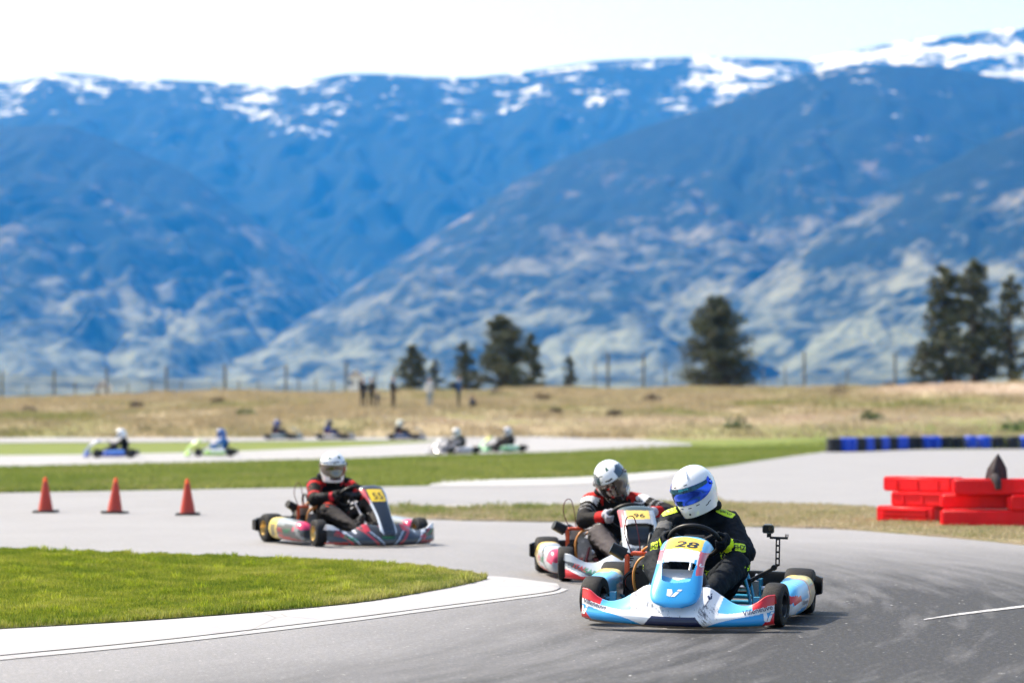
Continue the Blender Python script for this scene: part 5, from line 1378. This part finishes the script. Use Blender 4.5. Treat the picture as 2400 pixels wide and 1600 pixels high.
# action camera on a bent arm behind the driver's left
cp = Vector((.40, .30, 0))
ac = empty('action_camera', o28, (0, roll28, th28)); tag(ac, 'small black action camera on an angled arm beside the number 28 kart driver', 'camera')
A0, A1, A2, A3 = Vector((.285, .300, .200)), Vector((.432, .330, .288)), Vector((.452, .330, .305)), Vector((.452, .330, .462))
G().tube([A0, A1], .013, 10).build('mount_arm', m_black_plastic, ac, 60); G().box(A0 + Vector((-.01, 0, -.01)), (.05, .045, .05)).build('clamp', m_black_metal, ac, bevel=.006)
G().cyl(A1 + Vector((0, -.02, 0)), A1 + Vector((0, .02, 0)), .018, n=14).build('joint', m_black_plastic, ac, 40)
g = G()
for dx in (-.010, .010): g.tube([A2 + Vector((dx, 0, 0)), A3 + Vector((dx, 0, 0))], .0045, 8)
for k in range(5): g.box(A2.lerp(A3, k / 4), (.026, .012, .012))
g.tube([A1, A2], .009, 8); g.build('extension_arm', m_black_plastic, ac)
g = G().box(A3 + Vector((.005, 0, .008)), (.110, .018, .014))
for k in range(3): g.box(A3 + Vector((.045 + .008 * k, 0, .022)), (.0035, .016, .020))
g.build('mount_bar', m_black_plastic, ac)
cc = A3 + Vector((-.060, 0, .060))
G().box(A3 + Vector((-.055, 0, .022)), (.026, .020, .024)).build('bracket', m_black_plastic, ac)
G().box(cc, (.072, .036, .052)).build('case', mat('clear_case', (0.16, .17, .18), .12, coat=.8), ac, bevel=.006)
G().box(cc + Vector((0, -.017, 0)), (.062, .008, .044)).build('camera_body', m_black_plastic, ac, bevel=.003)
G().cyl(cc + Vector((.014, -.020, .006)), cc + Vector((.014, -.029, .006)), .0135, n=18).build('lens', mat('lens_glass', (.01, .01, .015), .05, coat=1), ac, 40)
G().box(cc + Vector((.0, 0, .028)), (.05, .03, .006)).build('latch', m_steel, ac, bevel=.002)

# ================================================================ THE FIELD BEHIND
far = [
 # px x, px y of the ground under the kart's middle, heading angle, colours, helmet, suit, label
 (268, 1074, -84, (0.02, 0.08, 0.50), (0.10, .25, .7), (.78, .79, .82), (.012, .012, .014), (.05, .05, .06), 'blue kart', 'white helmet and black suit', 'far straight'),
 (503, 1071, -84, (0.42, 0.75, 0.08), (0.75, .78, .72), (.02, .10, .35), (.05, .16, .42), (.45, .42, .45), 'lime green and white kart', 'blue suit with grey sleeves', 'far straight'),
 (660, 1031, 84, (0.10, 0.14, 0.12), (0.30, .36, .40), (.02, .05, .25), (.015, .02, .05), (.03, .03, .04), 'dark grey kart', 'dark blue helmet', 'back track'),
 (782, 1031, 84, (0.06, 0.06, 0.09), (0.60, .55, .50), (.03, .03, .05), (.02, .04, .18), (.02, .02, .06), 'dark kart with pale nose', 'blue suit and black helmet', 'back track'),
 (948, 1031, 84, (0.05, 0.06, 0.10), (0.12, .16, .28), (.70, .72, .66), (.012, .012, .02), (.03, .03, .05), 'navy kart', 'pale helmet and dark suit', 'back track'),
 (1063, 1065, -52, (0.20, 0.20, 0.24), (0.55, .56, .60), (.75, .76, .78), (.05, .055, .06), (.28, .28, .32), 'grey kart', 'white helmet and grey suit', 'far bend'),
 (1178, 1060, -64, (0.02, 0.34, 0.10), (0.50, .70, .55), (.62, .63, .70), (.020, .020, .022), (.04, .03, .03), 'green kart', 'pale grey helmet and black suit', 'far bend'),
]
for i, (px, py, hd, c1, c2, hel, su, su2, lk, ls, where) in enumerate(far):
    o = gp(px, py); o.z += .03; th = R(hd)
    nose = plain(tuple(v * .8 for v in c1), tuple(v * .65 for v in c2), .15)
    def nas(P_, N_, c1=c1, c2=c2, i=i):
        C = plain(c1, c1)(P_, N_) * .7; z = P_[:, 2]; C[(z > .42) & (z < .54) & (np.abs(P_[:, 0]) < .09)] = (.85, .75, .05) if i in (6, 3) else (.50, .50, .48); return C
    kart(dict(id='far%d' % i, loc=o, theta=th, detail=0, bumper='wide', nassau='boxy', frame=c1, paint_bumper=nose, paint_nassau=nas, paint_pod=plain(c1, c2, .17), steer=R(-4),
        label='distant %s on the %s' % (lk, where), group='karts racing in the distance'))
    driver(dict(detail=0, loc=o, theta=th, lean=0.0, head=(0, .20 if i != 5 else .12, .755), head_rot=(8, 0, 0), suit=suit_plain(su, su2), glove=glove_two(su2, su2), shell=shell_plain(hel), visor=m_visor_smoke,
        label='distant person in %s in the %s' % (ls, lk), group='people racing in the distance'))
# ================================================================ CONES
m_cone = mat('cone_plastic', (0.46, 0.035, 0.014), 0.45, vary=.12, scale=12, dirt=.5, dirtcol=(.20, .06, .05)); m_tip = mat('cone_tip', (0.90, 0.11, 0.010), 0.4, vary=.05); m_base = mat('cone_base', (0.022, 0.022, 0.022), 0.8, vary=.3, scale=20)
g = G().lathe([(.098, .028), (.094, .05), (.032, .395), (.030, .395)], (0, 0, 0), (0, 0, 1), 28)
body_me = g.mesh('cone_body'); shade(body_me, 40); body_me.materials.append(m_cone)
g = G().lathe([(.031, .392), (.022, .448), (.018, .455), (.0, .456)], (0, 0, 0), (0, 0, 1), 28); tip_me = g.mesh('cone_tip'); shade(tip_me, 40); tip_me.materials.append(m_tip)
for i, (px, py, rz, lab) in enumerate([(107, 1201, 8, 'leftmost of the three orange traffic cones on the asphalt'), (269, 1203, -20, 'middle of the three orange traffic cones on the asphalt'), (440, 1207, 31, 'orange traffic cone nearest the number 55 kart')]):
    p = gp(px, py); root = empty('traffic_cone', (p.x, p.y, .005), (R((1.2, -.8, .5)[i]), R((-.6, 1.4, -1.0)[i]), R(rz) * .2)); tag(root, lab, 'cone', 'traffic cones')
    G().box((0, 0, .014), (.31, .31, .026)).build('base', m_base, root, bevel=.01)
    for me, nm in ((body_me, 'cone_body'), (tip_me, 'tip')): o = bpy.data.objects.new(nm, me); COL.objects.link(o); o.parent = root

# ================================================================ RED PLASTIC BARRIERS
m_red = mat('red_barrier_plastic', (0.72, 0.003, 0.010), 0.45, spec=.3, vary=.12, scale=6, dirt=.35, dirtcol=(.42, .05, .05))
def block(cx, cy, z0, ln, dp, ht, rz, label, ribs=0, lip=True):
    root = empty('barrier_block', (cx, cy, z0), (0, 0, R(rz))); tag(root, label, 'barrier', 'red plastic barrier blocks')
    G().box((0, 0, ht / 2), (ln, dp, ht)).build('shell', m_red, root, bevel=.018, seg=3)
    if lip: G().box((0, -dp / 2 - .004, ht - .028), (ln * .93, .02, .032)).build('ledge', m_red, root, bevel=.006)
    if not ribs:
        for fx in (-.30, 0, .30): G().box((ln * fx, -dp / 2 - .003, ht * .46), (.045, .016, ht * .62)).build('upright_rib', m_red, root, bevel=.005)
    for k in range(ribs): G().box((0, -dp / 2 - .012, ht * (.22 + .27 * k)), (ln * .80, .045, .028)).build('rib', m_red, root, bevel=.010)
    for s in (-1, 1): G().cyl((s * (ln / 2 - .01), 0, .02), (s * (ln / 2 - .01), 0, ht - .02), .03, n=14).build('lug', m_red, root)
L0 = gp(2050, 1214); z_ = .02
# left part runs obliquely towards the camera, right part runs across
block(4.66, 28.12, z_, .78, .38, .185, -42, 'lowest ribbed red block at the left end of the red barrier stack', 3, False)
block(4.84, 28.02, z_ + .187, .86, .36, .165, -42, 'red block in the middle of the left end of the barrier stack', 0)
block(4.78, 28.14, z_ + .354, .92, .30, .170, -42, 'top red block overhanging the left end of the barrier stack', 0, False)
block(5.58, 26.92, z_, 1.58, .40, .185, -9, 'long lowest red block under the dark jacket', 0, False)
block(5.26, 27.28, z_ + .187, .82, .34, .165, -9, 'short recessed red block near the bend of the barrier stack', 0, False)
block(5.93, 26.84, z_ + .187, .84, .44, .165, -7, 'red block with a bright ledge under the dark jacket', 0)
block(5.60, 26.98, z_ + .354, 1.34, .32, .175, -8, 'long top red block that carries the dark jacket', 0, False)
block(7.08, 26.70, z_, 1.40, .40, .185, -8, 'lowest red block cut by the right edge of the picture', 0)
block(6.96, 26.78, z_ + .354, 1.30, .32, .175, -8, 'top red block cut by the right edge of the picture', 0, False)
block(6.80, 26.74, z_ + .187, .92, .40, .165, -8, 'middle red block cut by the right edge of the picture', 0)
# dark jacket draped over the top block
m_jk = mat('dark_jacket_cloth', (0.035, 0.025, 0.028), 0.85, vary=.3, scale=14, bump=.6, bscale=18)
jx, jy, jz = 5.37, 26.96, z_ + .53
def cloth(a, b_):
    t = a * 2 * math.pi; fold = 1 + .22 * math.sin(3 * t + 1.0) + .10 * math.sin(7 * t + 3 * b_)
    r_ = np.interp(b_, [0, .25, .55, .8, 1], [.100, .108, .090, .048, .004]) * fold
    z = np.interp(b_, [0, .25, .55, .8, 1], [-.10 - .05 * math.sin(2 * t + .6), -.005, .11, .20, .275])
    return Vector((jx + .045 * b_ + r_ * math.cos(t), jy + .62 * r_ * math.sin(t), jz + z))
me = G().grid(cloth, 40, 24, True).mesh('jacket'); shade(me, 60)
tag(link_mesh('jacket', me, m_jk), 'dark jacket standing in a peak on the red barrier', 'jacket')
# its strap and sleeve hang over the front
sl = G().tube([(jx - .02, jy - .10, jz + .02), (jx + .0, jy - .165, jz - .03), (jx + .01, jy - .175, jz - .12)], [.05, .045, .03], 10, 3).build('sleeve', m_jk, bpy.data.objects['jacket'], 180)

# ================================================================ TYRE WALL
m_tw = mat('old_tyre_black', (0.020, 0.022, 0.030), 0.8, vary=.3, scale=8); m_tb = mat('blue_tyre_paint', (0.008, 0.075, 0.62), 0.45, vary=.15, scale=8)
t = G().lathe([(.16, .02), (.20, .0), (.27, .012), (.292, .05), (.295, .09), (.292, .13), (.27, .168), (.20, .18), (.16, .16)], (0, 0, 0), (0, 0, 1), 20, closed=True); tm = t.mesh('tyre'); shade(tm, 60)
tm.materials.append(m_tw)
root = empty('tyre_wall', (0, 0, 0)); tag(root, 'low wall of stacked tyres painted black and blue in turn', 'tyre wall')
path = smooth_line([Vector((p[0], p[1], 0)) for p in [(27, 101.5), (22, 101.6), (19, 101.3), (17, 100.2), (15.6, 98.4), (14.3, 95.6), (13.0, 92.6), (12.1, 91.4)]], 20)
d = 0; nxt = 0; cnt = 0
for a, b_ in zip(path, path[1:]):
    seg = (b_ - a).length
    while nxt <= d + seg:
        p = a.lerp(b_, (nxt - d) / seg); blue = (cnt // 2) % 2 == 0
        st = empty('tyre_stack', (p.x, p.y, .006)); st.parent = root
        for k in range(3):
            o = bpy.data.objects.new('tyre', tm); COL.objects.link(o); o.parent = st; o.location = (random.gauss(0, .008), random.gauss(0, .008), .178 * k)
            if blue: o.material_slots[0].link = 'OBJECT'; o.material_slots[0].material = m_tb
        nxt += .60; cnt += 1
    d += seg

# ================================================================ PEOPLE ON THE BANK
m_cloth = mat('street_clothes', attr=True, rough=.85, vary=.2, scale=12, bump=.3, bscale=20); m_skin = mat('skin', (.48, .28, .20), .55, vary=.08); m_hair = mat('hair', (.06, .04, .03), .7, vary=.3, scale=50)
def spectator(px, py, height, face, top, legs, hair, label, pose='stand', pack=None):
    p = gp(px, py); s = height / 1.75
    V_ = lambda *a: Vector(a) * s
    if pose == 'stand':
        pel, ch, nk, hd = V_(0, 0, .95), V_(0, .02, 1.28), V_(0, 0, 1.48), V_(0, -.02, 1.62)
        sg = [('t', pel, ch, .135, .150), ('t', ch, V_(0, 0, 1.42), .145, .09), ('s', V_(0, 0, 1.43), hd, .055, .055)]
        for k in (-1, 1):
            el = V_(.24 * k, .03, 1.12) if not pack else V_(.25 * k, -.06, 1.15)
            sg += [('t', V_(.17 * k, 0, 1.40), el, .060, .048), ('t', el, V_(.20 * k, -.16, .98 if not pack else 1.10), .045, .036), ('s', V_(.20 * k, -.17, .97 if not pack else 1.10), V_(.19 * k, -.22, .92 if not pack else 1.10), .034, .028),
                   ('l', V_(.085 * k, 0, .92), V_(.10 * k, -.02, .50), .092, .062), ('l', V_(.10 * k, -.02, .50), V_(.11 * k, .02, .10), .060, .045), ('b', V_(.11 * k, .03, .05), V_(.12 * k, -.13, .04), .042, .036)]
    else:
        pel, ch, hd = V_(0, .10, .30), V_(0, -.02, .58), V_(0, -.10, .90)
        sg = [('t', pel, ch, .15, .15), ('t', ch, V_(0, -.05, .70), .14, .09), ('s', V_(0, -.06, .72), hd, .055, .055)]
        for k in (-1, 1):
            sg += [('t', V_(.17 * k, -.04, .68), V_(.25 * k, -.16, .46), .06, .048), ('t', V_(.25 * k, -.16, .46), V_(.10 * k, -.34, .44), .045, .036), ('s', V_(.10 * k, -.34, .44), V_(.06 * k, -.38, .44), .034, .03),
                   ('l', V_(.10 * k, .06, .26), V_(.17 * k, -.34, .42), .095, .065), ('l', V_(.17 * k, -.34, .42), V_(.15 * k, -.22, .08), .06, .045), ('b', V_(.15 * k, -.18, .05), V_(.16 * k, -.34, .04), .042, .036)]
    g = G()
    for kd, a, b_, ra, rb in sg: g.capsule(a, b_, ra * s, rb * s)
    if pose == 'stand': g.ell(V_(0, .0, 1.30), (.18 * s, .115 * s, .17 * s)); g.ell(V_(0, 0, .97), (.155 * s, .12 * s, .12 * s))
    g.ell(hd + V_(0, 0, .03), (.075 * s, .092 * s, .115 * s)); g.ell(hd + V_(0, -.095, .01), (.013 * s, .02 * s, .02 * s))
    me = remeshed(g, .022, 2, 'person'); arr = [(np.array(a), np.array(b_), ra, rb) for _, a, b_, ra, rb in sg]
    cm = dict(t=top, l=legs, s=(.48, .28, .20), b=(.05, .045, .04))
    def pf(P_, N_):
        bi, bt = nearest_segment(P_, arr); C = np.array([cm[q[0]] for q in sg])[bi]; C[P_[:, 2] > hd.z - .05 * s] = cm['s']; return C
    paint(me, pf); shade(me, 180); o = link_mesh('person', me, m_cloth); o.location = (p.x, p.y, p.z); o.rotation_euler = (0, 0, R(face)); tag(o, label, 'person', 'people watching from the bank')
    G().ell(hd + V_(0, .018, .065), (.082 * s, .092 * s, .095 * s), 14, 8).build('hair', hair, o, 180)
    if pack: G().box(V_(0, .20, 1.25), (.30 * s, .18 * s, .44 * s)).build('backpack', pack, o, bevel=.05, seg=3)
BLK = (.015, .014, .015)
spectator(851, 956, 1.74, 10, BLK, (.02, .018, .02), m_hair, 'leftmost person standing on the bank in black clothes')
spectator(871, 956, 1.80, -20, (.02, .018, .018), (.03, .03, .03), m_hair, 'person in black standing close beside the leftmost person')
spectator(885, 958, 1.05, 30, (.07, .07, .08), (.06, .06, .07), m_hair, 'small child in dark grey beside the two people in black')
spectator(921, 957, 1.88, 60, (.025, .020, .022), (.05, .03, .022), m_hair, 'person in dark jacket and brown trousers standing alone on the bank')
spectator(1007, 955, 1.76, 15, (.66, .64, .64), (.20, .28, .38), mat('brown_hair', (.16, .08, .05), .7), 'person in white top and pale blue jeans on the bank')
spectator(1075, 957, 1.94, 80, (.022, .07, .20), (.035, .048, .045), m_hair, 'tall person in navy jacket with a backpack on the bank', pack=mat('navy_pack', (.01, .02, .05), .8))
spectator(1106, 957, 1.45, 40, (.02, .04, .09), (.03, .035, .05), m_hair, 'person in navy crouching on the bank beside the tall person', pose='crouch')
